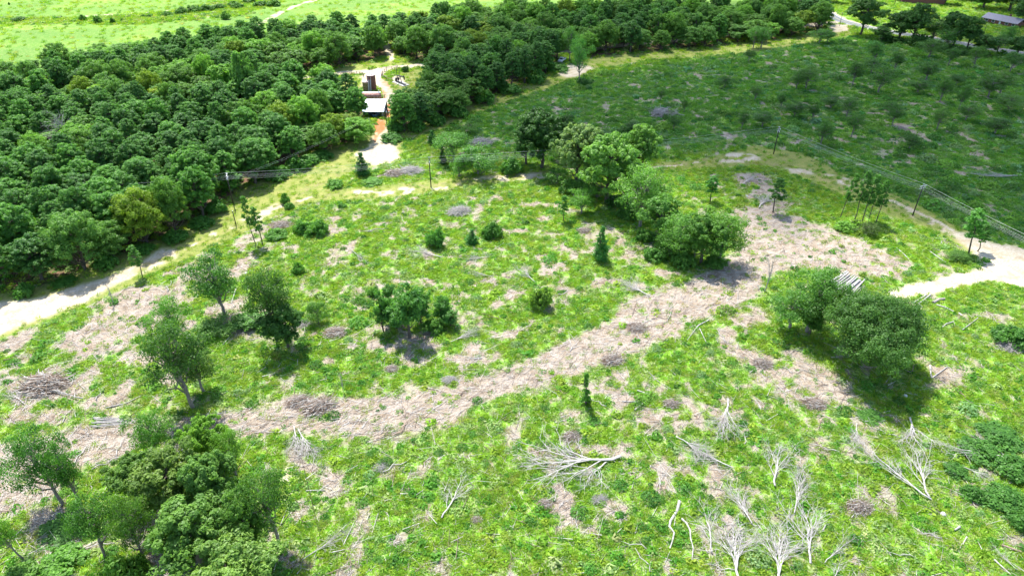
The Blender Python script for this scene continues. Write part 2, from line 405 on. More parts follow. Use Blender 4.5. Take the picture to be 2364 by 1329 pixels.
    bp = nd(n, 'ShaderNodeBump'); bp.inputs['Strength'].default_value = .9; bp.inputs['Distance'].default_value = .9
    n.links.new(h, bp.inputs['Height']); n.links.new(bp.outputs[0], b.inputs['Normal'])
    n.links.new(b.outputs[0], out.inputs[0])
    return m
M['ground'] = ground_mat()

# ------------------------------------------------------------------ mesh helpers
def raw_mesh(name, V, F, mat, smooth=False):
    """V (n,3); F (m,k) array of equal-sided faces"""
    me = bpy.data.meshes.new(name)
    V = np.asarray(V, np.float32); F = np.asarray(F, np.int32)
    k = F.shape[1]
    me.vertices.add(len(V)); me.vertices.foreach_set('co', V.ravel())
    me.loops.add(F.size); me.loops.foreach_set('vertex_index', F.ravel())
    me.polygons.add(len(F)); me.polygons.foreach_set('loop_start', np.arange(0, F.size, k, dtype=np.int32))
    me.update(calc_edges=True); me.validate(clean_customdata=False)
    me.materials.append(mat)
    if smooth: me.polygons.foreach_set('use_smooth', np.ones(len(F), bool))
    return me
class MB:
    def __init__(s): s.v = []; s.f = []; s.mi = []
    def tube(s, pts, rad, n=6, mi=0, cap=True):
        pts = [Vector(p) for p in pts]; base = len(s.v); m = len(pts)
        ref = Vector((0, 0, 1))
        for i, p in enumerate(pts):
            t = (pts[min(i + 1, m - 1)] - pts[max(i - 1, 0)])
            t = t.normalized() if t.length > 1e-6 else Vector((0, 0, 1))
            r_ = ref if abs(t.dot(ref)) < .95 else Vector((1, 0, 0))
            a = t.cross(r_).normalized(); b = t.cross(a)
            for k in range(n):
                an = 2 * math.pi * k / n
                s.v.append(p + (a * math.cos(an) + b * math.sin(an)) * rad[i])
        for i in range(m - 1):
            for k in range(n):
                k2 = (k + 1) % n
                s.f.append((base + i * n + k, base + i * n + k2, base + (i + 1) * n + k2, base + (i + 1) * n + k)); s.mi.append(mi)
        if cap:
            s.f.append(tuple(base + k for k in range(n - 1, -1, -1))); s.mi.append(mi)
            s.f.append(tuple(base + (m - 1) * n + k for k in range(n))); s.mi.append(mi)
        return s
    def box(s, c, size, rz=0, mi=0):
        base = len(s.v); R = Matrix.Rotation(rz, 3, 'Z'); c = Vector(c)
        for dz in (-.5, .5):
            for dx, dy in ((-.5, -.5), (.5, -.5), (.5, .5), (-.5, .5)):
                s.v.append(c + R @ Vector((dx * size[0], dy * size[1], dz * size[2])))
        for q in ((0, 3, 2, 1), (4, 5, 6, 7), (0, 1, 5, 4), (1, 2, 6, 5), (2, 3, 7, 6), (3, 0, 4, 7)):
            s.f.append(tuple(base + k for k in q)); s.mi.append(mi)
        return s
    def poly(s, pts, mi=0):
        base = len(s.v); s.v += [Vector(p) for p in pts]; s.f.append(tuple(range(base, base + len(pts)))); s.mi.append(mi); return s
    def slab(s, pts, th, mi=0):
        """closed slab from a top polygon pts, thickness th downwards"""
        base = len(s.v); n = len(pts)
        s.v += [Vector(p) for p in pts]; s.v += [Vector(p) - Vector((0, 0, th)) for p in pts]
        s.f.append(tuple(range(base, base + n))); s.f.append(tuple(base + n + k for k in range(n - 1, -1, -1))); s.mi += [mi, mi]
        for k in range(n):
            k2 = (k + 1) % n
            s.f.append((base + k, base + n + k, base + n + k2, base + k2)); s.mi.append(mi)
        return s
    def mesh(s, name, *mats, smooth=False):
        me = bpy.data.meshes.new(name); me.from_pydata([tuple(v) for v in s.v], [], s.f)
        for m in mats: me.materials.append(m)
        if len(mats) > 1: me.polygons.foreach_set('material_index', s.mi)
        if smooth: me.polygons.foreach_set('use_smooth', [True] * len(s.f))
        me.update(); return me
def obj(name, me, parent=None, loc=None, rot=None, sc=None):
    o = bpy.data.objects.new(name, me); COL.objects.link(o)
    if parent: o.parent = parent
    if loc is not None: o.location = loc
    if rot is not None: o.rotation_euler = rot
    if sc is not None: o.scale = sc
    return o
def tag(o, label=None, cat=None, group=None, kind=None):
    if label: o['label'] = label
    if cat: o['category'] = cat
    if group: o['group'] = group
    if kind: o['kind'] = kind
    return o

# labels that need telling apart: solved at the end with landmarks and counting
PENDING = []
def later(o, desc, px, py, cat, group=None, marks='field'):
    o['category'] = cat
    if group: o['group'] = group
    PENDING.append((o, desc, px, py, marks))
    return o

# ------------------------------------------------------------------ ground sheet
def build_ground():
    us = np.concatenate([-np.geomspace(9, 1.0, 14)[:-1], np.linspace(-1.0, 1.0, 620), np.geomspace(1.0, 9, 14)[1:]])
    ys = [-60, -20, 10, 30, 40]; y = 44.0
    while y < 520: ys.append(y); y += .30 + (y / 520) * 1.15
    ys += list(np.geomspace(530, 4200, 26))
    ys = np.array(ys, float)
    half = np.where(ys < 44, 44 * .62 + 46, ys * .62 + 46)
    X = us[None, :] * half[:, None]; Y = np.repeat(ys[:, None], len(us), 1)
    m = masks(X, Y)
    Z = gz(X, Y) - .0
    fade = 1 - sstep(600, 900, Y); Z = Z * fade
    Z = Z + m['slash'] * .12 * (fbm(X / .8, Y / .8, 3) - .3)
    nr, nc = X.shape
    idx = np.arange(nr * nc).reshape(nr, nc)
    F = np.stack([idx[:-1, :-1], idx[:-1, 1:], idx[1:, 1:], idx[1:, :-1]], -1).reshape(-1, 4)
    me = raw_mesh('ground', np.stack([X, Y, Z], -1).reshape(-1, 3), F, M['ground'], smooth=True)
    for k, v in m.items():
        a = me.attributes.new(k, 'FLOAT', 'POINT'); a.data.foreach_set('value', v.astype(np.float32).ravel())
    o = obj('ground', me); tag(o, kind='structure')
build_ground()

# white edge lines on the tarmac road
def ribbon(name, P, off, wd, mat, z):
    b = MB(); pts = [Vector((x, y, 0)) for x, y in P]; L = []
    fine = []
    for i in range(len(pts) - 1):
        k = max(2, int((pts[i + 1] - pts[i]).length / 3))
        fine += [pts[i].lerp(pts[i + 1], t / k) for t in range(k)]
    fine.append(pts[-1])
    for i, p in enumerate(fine):
        t = (fine[min(i + 1, len(fine) - 1)] - fine[max(0, i - 1)]).normalized(); nrm = Vector((-t.y, t.x, 0))
        a = p + nrm * (off - wd / 2); c = p + nrm * (off + wd / 2)
        L.append((Vector((a.x, a.y, gz1(a.x, a.y) + z)), Vector((c.x, c.y, gz1(c.x, c.y) + z))))
    for i in range(len(L) - 1): b.poly([L[i][0], L[i + 1][0], L[i + 1][1], L[i][1]])
    return obj(name, b.mesh(name, mat))
tag(ribbon('road_edge_marking', W_TARMAC, 3.0, .22, M['whitemetal'], .05), kind='structure')
tag(ribbon('road_edge_marking', W_TARMAC, -3.0, .22, M['whitemetal'], .05), kind='structure')
tag(ribbon('road_centre_marking', W_TARMAC, 0.0, .22, M['stake'], .05), kind='structure')

# ------------------------------------------------------------------ cloud that shades the far field
CLOUD_PX = [([(985,300),(1090,245),(1180,205),(1300,180),(1420,150),(1600,135),(1800,112),(2000,90),(2200,60),(2500,-20),(3000,60),(3000,560),(2400,580),(2230,520),(2080,480),(1930,455),(1820,470),(1700,440),(1560,372),(1400,355),(1250,352),(1100,345),(1000,335)],1.0),
            ([(960,180),(1050,110),(1200,60),(1400,20),(1700,0),(1880,10),(1900,70),(1700,100),(1500,130),(1300,170),(1100,240),(1000,280),(930,290)],.55)]
def build_cloud():
    polys = [(gP(p), s) for p, s in CLOUD_PX]
    alt = 650.0
    gx = np.linspace(-80, 620, 150); gy = np.linspace(80, 760, 140)
    X, Y = np.meshgrid(gx, gy)
    wx = (fbm(X / 30, Y / 30) - .5) * 34; wy = (fbm(X / 30 + 31, Y / 30 + 5) - .5) * 34
    D = np.zeros_like(X)
    for P, s in polys: D = np.maximum(D, sstep(-16, 14, sdist(X + wx, Y + wy, P)) * s)
    D *= .8 + .4 * (fbm(X / 14, Y / 14) - .5)
    D = np.clip(D, 0, 1)
    edge = np.zeros_like(D); edge[2:-2, 2:-2] = 1; D *= edge
    k = alt / math.tan(SUN_EL)
    CXo = X + SUN_H.x * k; CYo = Y + SUN_H.y * k
    lump = fbm(X / 22, Y / 22, 4)
    top = alt + D * (25 + 60 * lump); bot = alt - D * (4 + 14 * lump) - .5
    nr, nc = X.shape; idx = np.arange(nr * nc).reshape(nr, nc)
    keep = (D[:-1, :-1] + D[1:, 1:] + D[1:, :-1] + D[:-1, 1:] > .01)
    F = np.stack([idx[:-1, :-1], idx[:-1, 1:], idx[1:, 1:], idx[1:, :-1]], -1)[keep]
    V = np.concatenate([np.stack([CXo, CYo, top], -1).reshape(-1, 3), np.stack([CXo, CYo, bot], -1).reshape(-1, 3)])
    F2 = np.concatenate([F, F[:, ::-1] + nr * nc])
    m, n, out = new_mat('cloud')
    at = nd(n, 'ShaderNodeAttribute'); at.attribute_name = 'cover_share'
    tr = nd(n, 'ShaderNodeBsdfTransparent'); df = nd(n, 'ShaderNodeBsdfDiffuse'); df.inputs[0].default_value = (.9, .9, .9, 1)
    tl = nd(n, 'ShaderNodeBsdfTranslucent'); tl.inputs[0].default_value = (.9, .9, .9, 1)
    m1 = nd(n, 'ShaderNodeMixShader'); n.links.new(df.outputs[0], m1.inputs[1]); n.links.new(tl.outputs[0], m1.inputs[2])
    m2 = nd(n, 'ShaderNodeMixShader'); n.links.new(mathn(n, 'MULTIPLY', at.outputs['Fac'], .84), m2.inputs[0])
    n.links.new(tr.outputs[0], m2.inputs[1]); n.links.new(m1.outputs[0], m2.inputs[2]); n.links.new(m2.outputs[0], out.inputs[0])
    me = raw_mesh('cloud', V, F2, m, smooth=True)
    a = me.attributes.new('cover_share', 'FLOAT', 'POINT'); a.data.foreach_set('value', np.concatenate([D.ravel(), D.ravel()]).astype(np.float32))
    tag(obj('cloud', me), kind='structure')
build_cloud()

# ------------------------------------------------------------------ foliage meshes
def leaves(name, P, N, size, mat, rng, aspect=1.6, tone=None):
    """one rhombic leaf (or leaf spray) per point P with normal N"""
    n = len(P)
    N = N / (np.linalg.norm(N, axis=1, keepdims=True) + 1e-9)
    r = rng.normal(size=(n, 3)); a = np.cross(N, r); a /= np.linalg.norm(a, axis=1, keepdims=True) + 1e-9
    b = np.cross(N, a)
    s = (size * rng.uniform(.6, 1.35, n))[:, None]
    fold = N * s * rng.uniform(-.15, .25, n)[:, None]
    V = np.stack([P - a * s * aspect * .5, P - b * s * .42 + fold, P + a * s * aspect * .5, P + b * s * .42 + fold], 1).reshape(-1, 3)
    F = np.arange(n * 4).reshape(n, 4)
    me = raw_mesh(name, V, F, mat)
    t = np.clip(rng.uniform(0, 1, n) if tone is None else tone, 0, 1)
    at = me.attributes.new('tone', 'FLOAT', 'FACE'); at.data.foreach_set('value', t.astype(np.float32))
    return me
def sphere_dirs(rng, n, zmin=-.4):
    z = rng.uniform(zmin, 1, n); a = rng.uniform(0, 2 * math.pi, n); r = np.sqrt(np.maximum(0, 1 - z * z))
    return np.stack([r * np.cos(a), r * np.sin(a), z], 1)
def lobe_cloud(rng, lobes, total, sub=7, subr=.42, rnd=.55, size=.26):
    """lobes: list of (centre, radii). Each carries smaller tufts, each tuft a shell of leaves."""
    P, N, T = [], [], []
    area = np.array([l[1][0] * l[1][1] for l in lobes]); area = area / area.sum()
    for (c, r), w_ in zip(lobes, area):
        k = int(total * w_); c = np.array(c); r = np.array(r)
        sd_ = sphere_dirs(rng, sub, -.25)
        sc_ = c + sd_ * r * rng.uniform(.45, .9, (sub, 1))
        sr = r.mean() * subr * rng.uniform(.7, 1.3, sub)
        tn = rng.uniform(.1, .75, sub)
        pick = rng.randint(0, sub, k)
        d = sphere_dirs(rng, k, -.55)
        p = sc_[pick] + d * sr[pick][:, None] * (rng.uniform(.35, 1.05, k) ** .6)[:, None]
        P.append(p); N.append(d + (p - c) / (np.linalg.norm(p - c, axis=1, keepdims=True) + 1e-6) * .4 + np.array([0, 0, .45]) + rng.normal(size=(k, 3)) * rnd)
        T.append(tn[pick] + rng.uniform(-.25, .3, k))
    return np.concatenate(P), np.concatenate(N), np.concatenate(T)
def limb(b, rng, a, c, r0, r1, n=5, wob=.12, k=5):
    a = Vector(a); c = Vector(c); L = (c - a).length; pts = []
    for i in range(k):
        t = i / (k - 1); p = a.lerp(c, t)
        if 0 < i < k - 1: p += Vector(rng.normal(size=3)) * L * wob * .4
        pts.append(p)
    b.tube(pts, [r0 + (r1 - r0) * i / (k - 1) for i in range(k)], n, cap=False)
    return pts
VAR = {}
def make_tree(key, seed, h, wd, crown0, nl, leafn, kind='round', mat='leaf', size=.28, bark='bark', flat=1.0, asym=.15, sub=12, subr=.32, rt=1.0):
    rng = np.random.RandomState(seed); R = wd / 2; lobes = []
    z0 = h * crown0; ch = h - z0
    if kind == 'pine':
        for i in range(nl):
            t = (i + .5) / nl; z = z0 + ch * t
            rr = R * math.sqrt(max(0, 1.02 - t ** 3.2)) * rng.uniform(.55, 1.0) * (.7 + .3 * min(1, t * 4))
            a = i * 2.4 + rng.uniform(-.4, .4)
            lr = max(.34 * R * (1.1 - .3 * t), .4)
            lobes.append(((math.cos(a) * max(rr - lr * .6, 0), math.sin(a) * max(rr - lr * .6, 0), z - lr * .4), (lr, lr, lr * .8)))
        lobes.append(((0, 0, h - .9), (.26 * R, .26 * R, .8)))
    elif kind == 'dome':
        cz = z0 + ch * .42
        for i in range(nl):
            zz = 1 - 1.45 * (i + .5) / nl; a = i * 2.39996 + rng.uniform(-.3, .3); rr = math.sqrt(max(0, 1 - zz * zz))
            lr = R * rng.uniform(.24, .36); k = rng.uniform(.78, 1.04)
            q = np.array([math.cos(a) * rr * (R - lr * .7), math.sin(a) * rr * (R - lr * .7), zz * (ch * .58 - lr * .5)]) * k
            lobes.append(((q[0], q[1], cz + q[2]), (lr, lr, lr * .85)))
        for i in range(7): lobes.append(((rng.uniform(-.35, .35) * R, rng.uniform(-.35, .35) * R, cz + ch * rng.uniform(-.1, .25)), (R * .4, R * .4, R * .36)))
    elif kind == 'cone':
        for i in range(nl):
            t = (i + .5) / nl; z = z0 + ch * t
            rr = R * (1.0 - t ** 1.6) ** .8 * rng.uniform(.65, 1.05); a = i * 2.4
            lr = max(.42 * R * (1.15 - t), .3)
            lobes.append(((math.cos(a) * max(rr - lr, 0), math.sin(a) * max(rr - lr, 0), z), (lr, lr, lr * 1.2)))
        lobes.append(((0, 0, h - .4), (.35, .35, .6)))
    elif kind == 'bush':
        for i in range(nl):
            d = sphere_dirs(rng, 1, .0)[0]; lr = R * rng.uniform(.3, .5)
            q = d * np.array([R - lr, R - lr, max(h - lr, .1)]) * rng.uniform(.5, 1)
            lobes.append(((q[0], q[1], max(q[2], lr * .5)), (lr, lr, lr * .85)))
    else:
        cz = z0 + ch * .5
        for i in range(nl):
            d = sphere_dirs(rng, 1, -.75)[0]
            lr = R * rng.uniform(.26, .42)
            k = rng.uniform(.55, 1.0)
            q = d * np.array([R - lr * .7, R - lr * .7, (ch / 2 - lr * .5) * flat]) * k
            if q[2] < 0: q[:2] *= .9
            lobes.append(((q[0] + R * asym * rng.normal() * .3, q[1] + R * asym * rng.normal() * .3, cz + q[2]), (lr, lr, lr * .8)))
    P, N, T = lobe_cloud(rng, lobes, leafn, sub=sub, subr=subr)
    P[:, 2] = np.maximum(P[:, 2], .05)
    crown = leaves(key + '_crown', P, N, size, M[mat], rng, tone=T, aspect=2.2 if mat == 'needle' else 1.6)
    b = MB(); r0 = (.022 * h + .05) * rt
    top = (rng.normal() * .3, rng.normal() * .3, h * (.93 if kind in ('pine', 'cone') else .72))
    tp = limb(b, rng, (0, 0, -.3), top, r0, r0 * .25, 7, .04, 6)
    for (c, r) in lobes[::1 if kind not in ('pine', 'cone') else 2]:
        if kind in ('pine', 'cone'):
            s = Vector((0, 0, max(c[2] - .6, .2)))
            limb(b, rng, s, c, r0 * .25, r0 * .08, 4, .05, 3)
        else:
            z = max(min(c[2] - Vector((c[0], c[1])).length * .8, h * .7), h * crown0 * .6 if kind != 'bush' else 0)
            t = np.clip(z / (h * .72), 0, 1); s = Vector((0, 0, -.3)).lerp(Vector(top), t)
            limb(b, rng, s, c, r0 * .42, r0 * .08, 4, .16, 5)
    VAR[key] = (crown, b.mesh(key + '_trunk', M[bark], smooth=True), h, wd)
for i in range(4): make_tree(f'round{i}', 10 + i, 12, 9.5, .14, 30, 24000, 'round', size=.215, asym=.3)
make_tree('lush0', 31, 12, 11, .10, 36, 42000, 'round', size=.20, sub=16, subr=.27)
make_tree('lush1', 33, 12, 10, .10, 32, 36000, 'round', size=.20, sub=14, subr=.28)
for i in range(4): make_tree(f'open{i}', 40 + i, 10, 8, .22, 38, 7500, 'round', size=.165, bark='greybark', asym=.6, sub=7, subr=.55)
for i in (0, 2): make_tree(f'pine{i}', 60 + i, 15, 8.4, .2, 46 + 3 * i, 23000, 'pine', 'needle', size=.19)
for i in range(3): make_tree(f'sapling{i}', 80 + i, 9, 3.0, .42, 24, 3000, 'pine', 'needle', size=.15, sub=5, subr=.6, rt=.5)
for i in range(3): make_tree(f'cedar{i}', 90 + i, 6, 3.4, .03, 34, 4200, 'cone', 'needle', size=.15, sub=4, subr=.75, asym=.5)
for i in range(3): make_tree(f'young{i}', 190 + i, 6, 3.8, .02, 34, 4800, 'round', 'needle', size=.15, sub=5, subr=.6, asym=.55)
for i in range(4): make_tree(f'bush{i}', 100 + i, 2.2, 4, .0, 22, 6000, 'bush', size=.15)
for i in range(4): make_tree(f'scrub{i}', 110 + i, 4.5, 5.5, .05, 26, 3600, 'round', size=.15, bark='greybark', asym=.6, sub=6, subr=.6)
for i in range(5): make_tree(f'wood{i}', 150 + i, 12, 11, .08, 40, 30000, 'dome', size=.20, asym=.12, sub=9, subr=.40)
for i in range(4): make_tree(f'tall{i}', 160 + i, 15, 8.6, .12, 40, 26000, 'dome', 'needle', size=.19, asym=.1, sub=10, subr=.38)
make_tree('oak', 131, 11, 20, .10, 80, 90000, 'round', size=.20, bark='greybark', asym=.25, sub=14, subr=.30)
make_tree('column', 141, 6, 2.2, .05, 16, 3500, 'cone', 'leaf', size=.2)

def place_tree(key, x, y, h, wd, tint=(1, 1, 1), lean=(0, 0), rz=None, name='tree', rng=random):
    crown, trunk, h0, w0 = VAR[key]
    root = bpy.data.objects.new(name, None); COL.objects.link(root)
    root.empty_display_size = .5
    root.location = (x, y, gz1(x, y) - .05)
    root.rotation_euler = (lean[0], lean[1], rng.uniform(0, 6.28) if rz is None else rz)
    root.scale = (wd / w0, wd / w0, h / h0)
    t = obj('trunk', trunk, root); c = obj('crown', crown, root)
    c.color = (*tint, 1)
    return root
rnd = random.Random(5)
C0 = {'round': .14, 'lush': .1, 'open': .22, 'pine': .2, 'sapling': .42, 'cedar': .02, 'bush': 0, 'scrub': .05, 'oak': .1, 'column': .05}
def T(key, bx, by, topy, wpx, desc, tint=(1, 1, 1), lean=(0, 0), name='broadleaf_tree', cat='tree', group=None, label=None, hmin=1.5):
    x, y = ground(bx, by); hraw = max(height_from(by, topy), hmin); wd = width_from(wpx, by, hraw) * (1.0 if key[:3] in ('oak', 'lus') else 1.06)
    c0 = C0.get(key.rstrip('0123456789'), .1); ph = math.atan2(H, y); h = hraw
    for _ in range(12):
        a = h * (1 - c0) / 2; top = h * (1 + c0) / 2 * math.cos(ph) + math.sqrt((a * math.cos(ph)) ** 2 + (wd / 2 * math.sin(ph) * .85) ** 2)
        h *= (hraw * math.cos(ph) / top) ** .8
    h = max(h, hraw * .5, .6) * 1.03
    # crown tops sit a little lower than the rim seen in the photo
    o = place_tree(key, x, y, h, wd, tint, lean, name=name, rng=rnd)
    if label: tag(o, label, cat, group)
    else: later(o, desc, bx, by, cat, group)
    return o

G1 = (1, 1, 1); BR = (1.7, 1.5, 1.1); GREY = (1.5, 1.35, 1.6); DK = (.75, .8, .85); PALE = (2.4, 2.0, 2.1); YEL = (3.2, 2.2, .9); LIME = (2.4, 2.0, 1.0)

# ---- lower left grove
T('lush0', 560, 1400, 1205, 265, '', (2.0, 1.75, 1.6), label='large rounded pale green broadleaf tree cut by the bottom edge of the lower left grove')
T('lush1', 512, 1195, 1028, 150, '', (1.6, 1.6, 1.5), label='dense rounded emerald tree at the upper end of the lower left grove')
T('round0', 425, 1190, 1010, 190, '', (1.6, 1.35, 1.2), label='olive green tree with bleached twigs beside the dense emerald round tree')
T('round1', 330, 1150, 1035, 120, '', (1.3, 1.3, 1.1), label='mid green tree on the slash side of the lower left grove')
T('round2', 470, 1310, 1115, 230, '', (1.35, 1.4, 1.1), label='broad mid green tree in the middle of the lower left grove')
T('open0', 645, 1255, 1075, 125, '', (1.0, 1.15, 1.0), label='feathery pale green tree on the track side of the lower left grove')
T('round3', 590, 1290, 1130, 120, '', (1.2, 1.3, 1.0), label='dark green tree between the feathery tree and the large pale tree', )
T('open1', 365, 1062, 935, 95, '', (1.2, 1.5, 1.1), (.03, -.06), label='slender leaning tree in front of the bleached pole bundle')
T('round1', 492, 1075, 948, 105, '', (1.9, 1.9, 1.0), label='bright green bushy tree at the near end of the wide slash band')
T('open2', 545, 1100, 985, 80, '', (1.5, 1.6, 1.1), label='small thin green tree just above the dense emerald tree')
T('open3', 147, 1163, 995, 130, '', (.8, 1.1, .9), (0.05, -.16), label='leaning tree with a bare curved trunk and open crown on the lower slash')
T('open1', 190, 1168, 1012, 74, '', (.85, 1.15, .9), label='thin several-stemmed tree beside the leaning bare-trunked tree')
T('open0', 245, 1285, 1135, 112, '', (.9, 1.15, .9), (.02, -.05), label='round-headed thin tree with a long bare stem, apart from the grove')
T('open2', 58, 1292, 1150, 70, '', (1.3, 1.5, 1.2), (.03, -.18), label='leaning tree with a long dark bare trunk near the left picture edge')
T('open3', 340, 1300, 1140, 95, '', (.9, 1.0, .8), label='sparse dark olive tree at the shaded middle of the grove')
T('bush0', 300, 1345, 1245, 130, '', (1.5, 1.6, 1.1), name='bush', cat='bush', label='big bright leafy bush at the foot of the grove')
T('bush1', 60, 1340, 1285, 120, '', (1.5, 1.6, 1.2), name='bush', cat='bush', label='leafy bush at the bottom left corner of the photograph')
T('bush2', 150, 1300, 1265, 120, '', (1.4, 1.7, 1.0), name='bush', cat='bush', label='low spreading bush behind the bottom left corner bush')
T('bush3', 150, 1225, 1205, 130, '', (.9, 1.2, .8), name='bush', cat='bush', label='dark low brush in the shade of the leaning bare-trunked tree')
T('open1', 460, 1290, 1180, 110, '', (2.2, 2.2, 1.2), label='low yellow-green tree leaning out over the shaded ground of the grove')
# ---- left of the middle
T('open0', 445, 938, 735, 150, '', (.7, .85, .75), (.03, -.05), label='tall dark tree standing over the left end of the wide slash band')
T('open2', 470, 900, 800, 100, '', (.8, .9, .7), label='low dark tree against the trunk of the tall slash-end tree')
T('open3', 412, 800, 685, 78, '', (1.3, 1.6, 1.2), label='light green tree showing above the tall dark slash-end tree')
T('open1', 518, 727, 575, 115, '', (.8, 1.1, .95), (0, -.03), label='vase-shaped tree with a dark burnt stump at its foot')
T('open0', 640, 785, 612, 118, '', (.7, .85, .7), label='tall dark vine-covered tree beside the vase-shaped tree')
T('round2', 665, 800, 690, 110, '', (.8, 1.0, .9), label='low dark tree leaning on the vine-covered tree')
T('bush1', 575, 745, 705, 100, '', (1.1, 1.35, 1.1), name='bush', cat='bush', label='round green bush between the vase-shaped and vine-covered trees')
T('scrub0', 500, 760, 725, 110, '', (1.5, 1.6, 1.2), name='bush', cat='bush', label='pale scrubby bush below the vase-shaped tree')
T('scrub1', 735, 745, 695, 60, '', (1.3, 1.4, 1.3), name='bush', cat='bush', label='hazy grey-green bush next to the brown brush heap')
for bx, by, ty, wp, lean, lab in ((590,562,450,26,-.06,'tallest thin pine sapling beside the mown track'), (606,565,478,30,-.04,'second thin pine sapling beside the mown track'), (328,638,566,30,-.05,'lone thin pine sapling on the brown ground below the shaded wood edge')):
    T('sapling0', bx, by, ty, wp, '', (1.5, 1.6, 1.3), (0, lean), name='pine_sapling', label=lab)
# ---- cedar clump in the middle
for k, (bx, by, ty, wp, key) in enumerate(((885,762,668,44,'cedar0'),(905,745,672,40,'cedar1'),(945,778,648,78,'cedar2'),(972,745,655,55,'cedar0'),(915,755,690,60,'cedar2'),(1020,742,665,40,'cedar1'),(1040,752,712,42,'cedar0'),(1000,762,715,55,'bush2'),(898,690,640,30,'cedar1'),(862,680,655,35,'bush1'))):
    T(key.replace('cedar', 'young'), bx, by, ty + (8 if k % 3 else -4), wp * 1.05, 'young dark cedar in the clump above the slash band' if key[0] == 'c' else 'round brownish green bush among the cedars', (1.3, 1.5, 1.2), name='cedar_tree' if key[0] == 'c' else 'bush', cat='tree' if key[0] == 'c' else 'bush', group='cedars in the middle clump')
T('bush3', 1250, 705, 642, 66, '', (1.9, 1.7, 1.2), name='bush', cat='bush', label='fluffy yellow-green willowy bush on the slash, right of the cedars')
T('cedar1', 1386, 600, 524, 46, '', (1.2, 1.6, 1.4), name='cedar_tree', label='single dark conical cedar in the open green clearing')
T('column', 1352, 935, 862, 30, '', (1.5, 1.8, 1.2), (0, -.08), name='column_shaped_tree', label='narrow column of dark leaves on a bent stem below the slash band')
T('bush0', 1135, 545, 500, 58, '', (1.0, 1.3, .9), name='bush', cat='bush', label='dark round bush with a thin twig above the cut logs')
T('bush1', 1005, 568, 515, 56, '', (1.1, 1.5, 1.2), name='bush', cat='bush', label='dark bush just above the grey brushwood tangle')
T('cedar2', 1090, 560, 528, 34, '', (1.1, 1.5, 1.2), name='cedar_tree', label='tiny dark cedar between the two dark round bushes')
for bx, by, ty, wp in ((735,540,498,60),(700,535,500,50),(690,628,600,34),(640,545,520,60),(668,480,462,28),(790,478,465,24),(660,470,440,26)):
    T('bush2', bx, by, ty, wp, 'small green shrub beyond the vine-covered tree', (1.3, 1.6, 1.2), name='bush', cat='bush')
# ---- right foreground
T('oak', 1990, 838, 664, 280, '', (.85, 1.0, .95), name='oak_tree', label='large spreading dark green oak below the log pile')
T('open2', 1862, 765, 610, 135, '', (1.1, 1.35, 1.1), (0, -.06), label='tall light green tree with a dark forked trunk beside the log pile')
T('open1', 1820, 760, 660, 110, '', (1.1, 1.4, 1.1), label='light green low tree at the foot of the forked-trunk tree')
T('round3', 1868, 770, 700, 70, '', (.9, 1.2, .8), label='dark small tree against the forked trunk')
# ---- centre cluster
T('lush1', 1332, 432, 280, 128, '', (2.2, 1.75, 2.6), label='pale grey-green tree with gnarled dead lower limbs, left end of the central cluster')
T('round0', 1400, 468, 298, 155, '', (1.7, 1.8, 1.4), label='tallest bright green tree in the central cluster')
T('round2', 1470, 415, 285, 100, '', (1.5, 1.6, 1.2), label='green tree behind the tallest bright one in the central cluster')
T('round3', 1440, 440, 330, 100, '', (1.6, 1.8, 1.3), label='bright leafy tree between the tallest and the forked-stem tree')
T('open3', 1478, 520, 382, 125, '', (1.5, 1.7, 1.3), label='tree with twin dark stems in the middle of the central cluster')
T('round1', 1518, 560, 440, 105, '', (1.4, 1.6, 1.3), label='soft grey-green tree below the twin-stemmed tree')
T('open1', 1562, 600, 480, 110, '', (1.4, 1.6, 1.3), label='thin grey-green tree beside the slash-side oak pair')
T('round0', 1618, 608, 486, 120, '', (1.1, 1.3, .9), label='dark green tree, first of the pair at the edge of the slash')
T('open2', 1660, 610, 492, 120, '', (1.2, 1.4, .9), (0, .08), label='dark open tree leaning over the slash, second of the pair')
T('open0', 1600, 600, 520, 100, '', (1.4, 1.6, 1.2), label='low misty green tree in front of the slash-side pair')
T('open1', 1342, 492, 430, 66, '', (1.5, 1.8, 1.2), label='small round-headed tree on a thin stem, front of the pale tree')
T('sapling1', 1300, 508, 450, 26, '', (1.6, 1.8, 1.3), name='pine_sapling', label='thin green sapling in front of the pale grey-green tree')
T('bush2', 1322, 440, 402, 80, '', (1.3, 1.5, 1.1), name='bush', cat='bush', label='bushy growth at the foot of the pale grey-green tree')
T('bush0', 1425, 470, 440, 70, '', (.8, 1.1, .8), name='bush', cat='bush', label='dark bush under the tallest bright tree')
T('bush1', 1490, 550, 515, 60, '', (1.0, 1.3, .9), name='bush', cat='bush', label='dark bush under the twin-stemmed tree')
T('bush3', 1515, 595, 555, 70, '', (1.0, 1.3, 1.0), name='bush', cat='bush', label='dense low bush at the front of the central cluster')
T('lush1', 1250, 388, 248, 130, '', (.6, .8, .7), label='big green tree tinted dark for cloud shade, behind the pale tree')  # crown tint lowered here and on the next two to paint in cloud shade
T('round3', 1215, 380, 262, 90, '', (.6, .8, .7), label='shade-tinted green tree at the strip side of the big shaded tree')
T('round0', 1300, 360, 262, 90, '', (.6, .8, .7), label='shade-tinted tree half hidden behind the pale grey-green tree')
T('bush0', 1180, 400, 352, 60, '', (1.1, 1.4, 1.2), name='bush', cat='bush', label='round dark bush above the sunlit end of the track')
T('scrub0', 1105, 402, 335, 110, '', (1.1, 1.4, 1.2), name='bush', cat='bush', label='wide dark thicket near the slim bare pole')
T('scrub1', 1060, 410, 355, 60, '', (1.1, 1.4, 1.1), name='bush', cat='bush', label='ragged dark bush next to the slim bare pole')
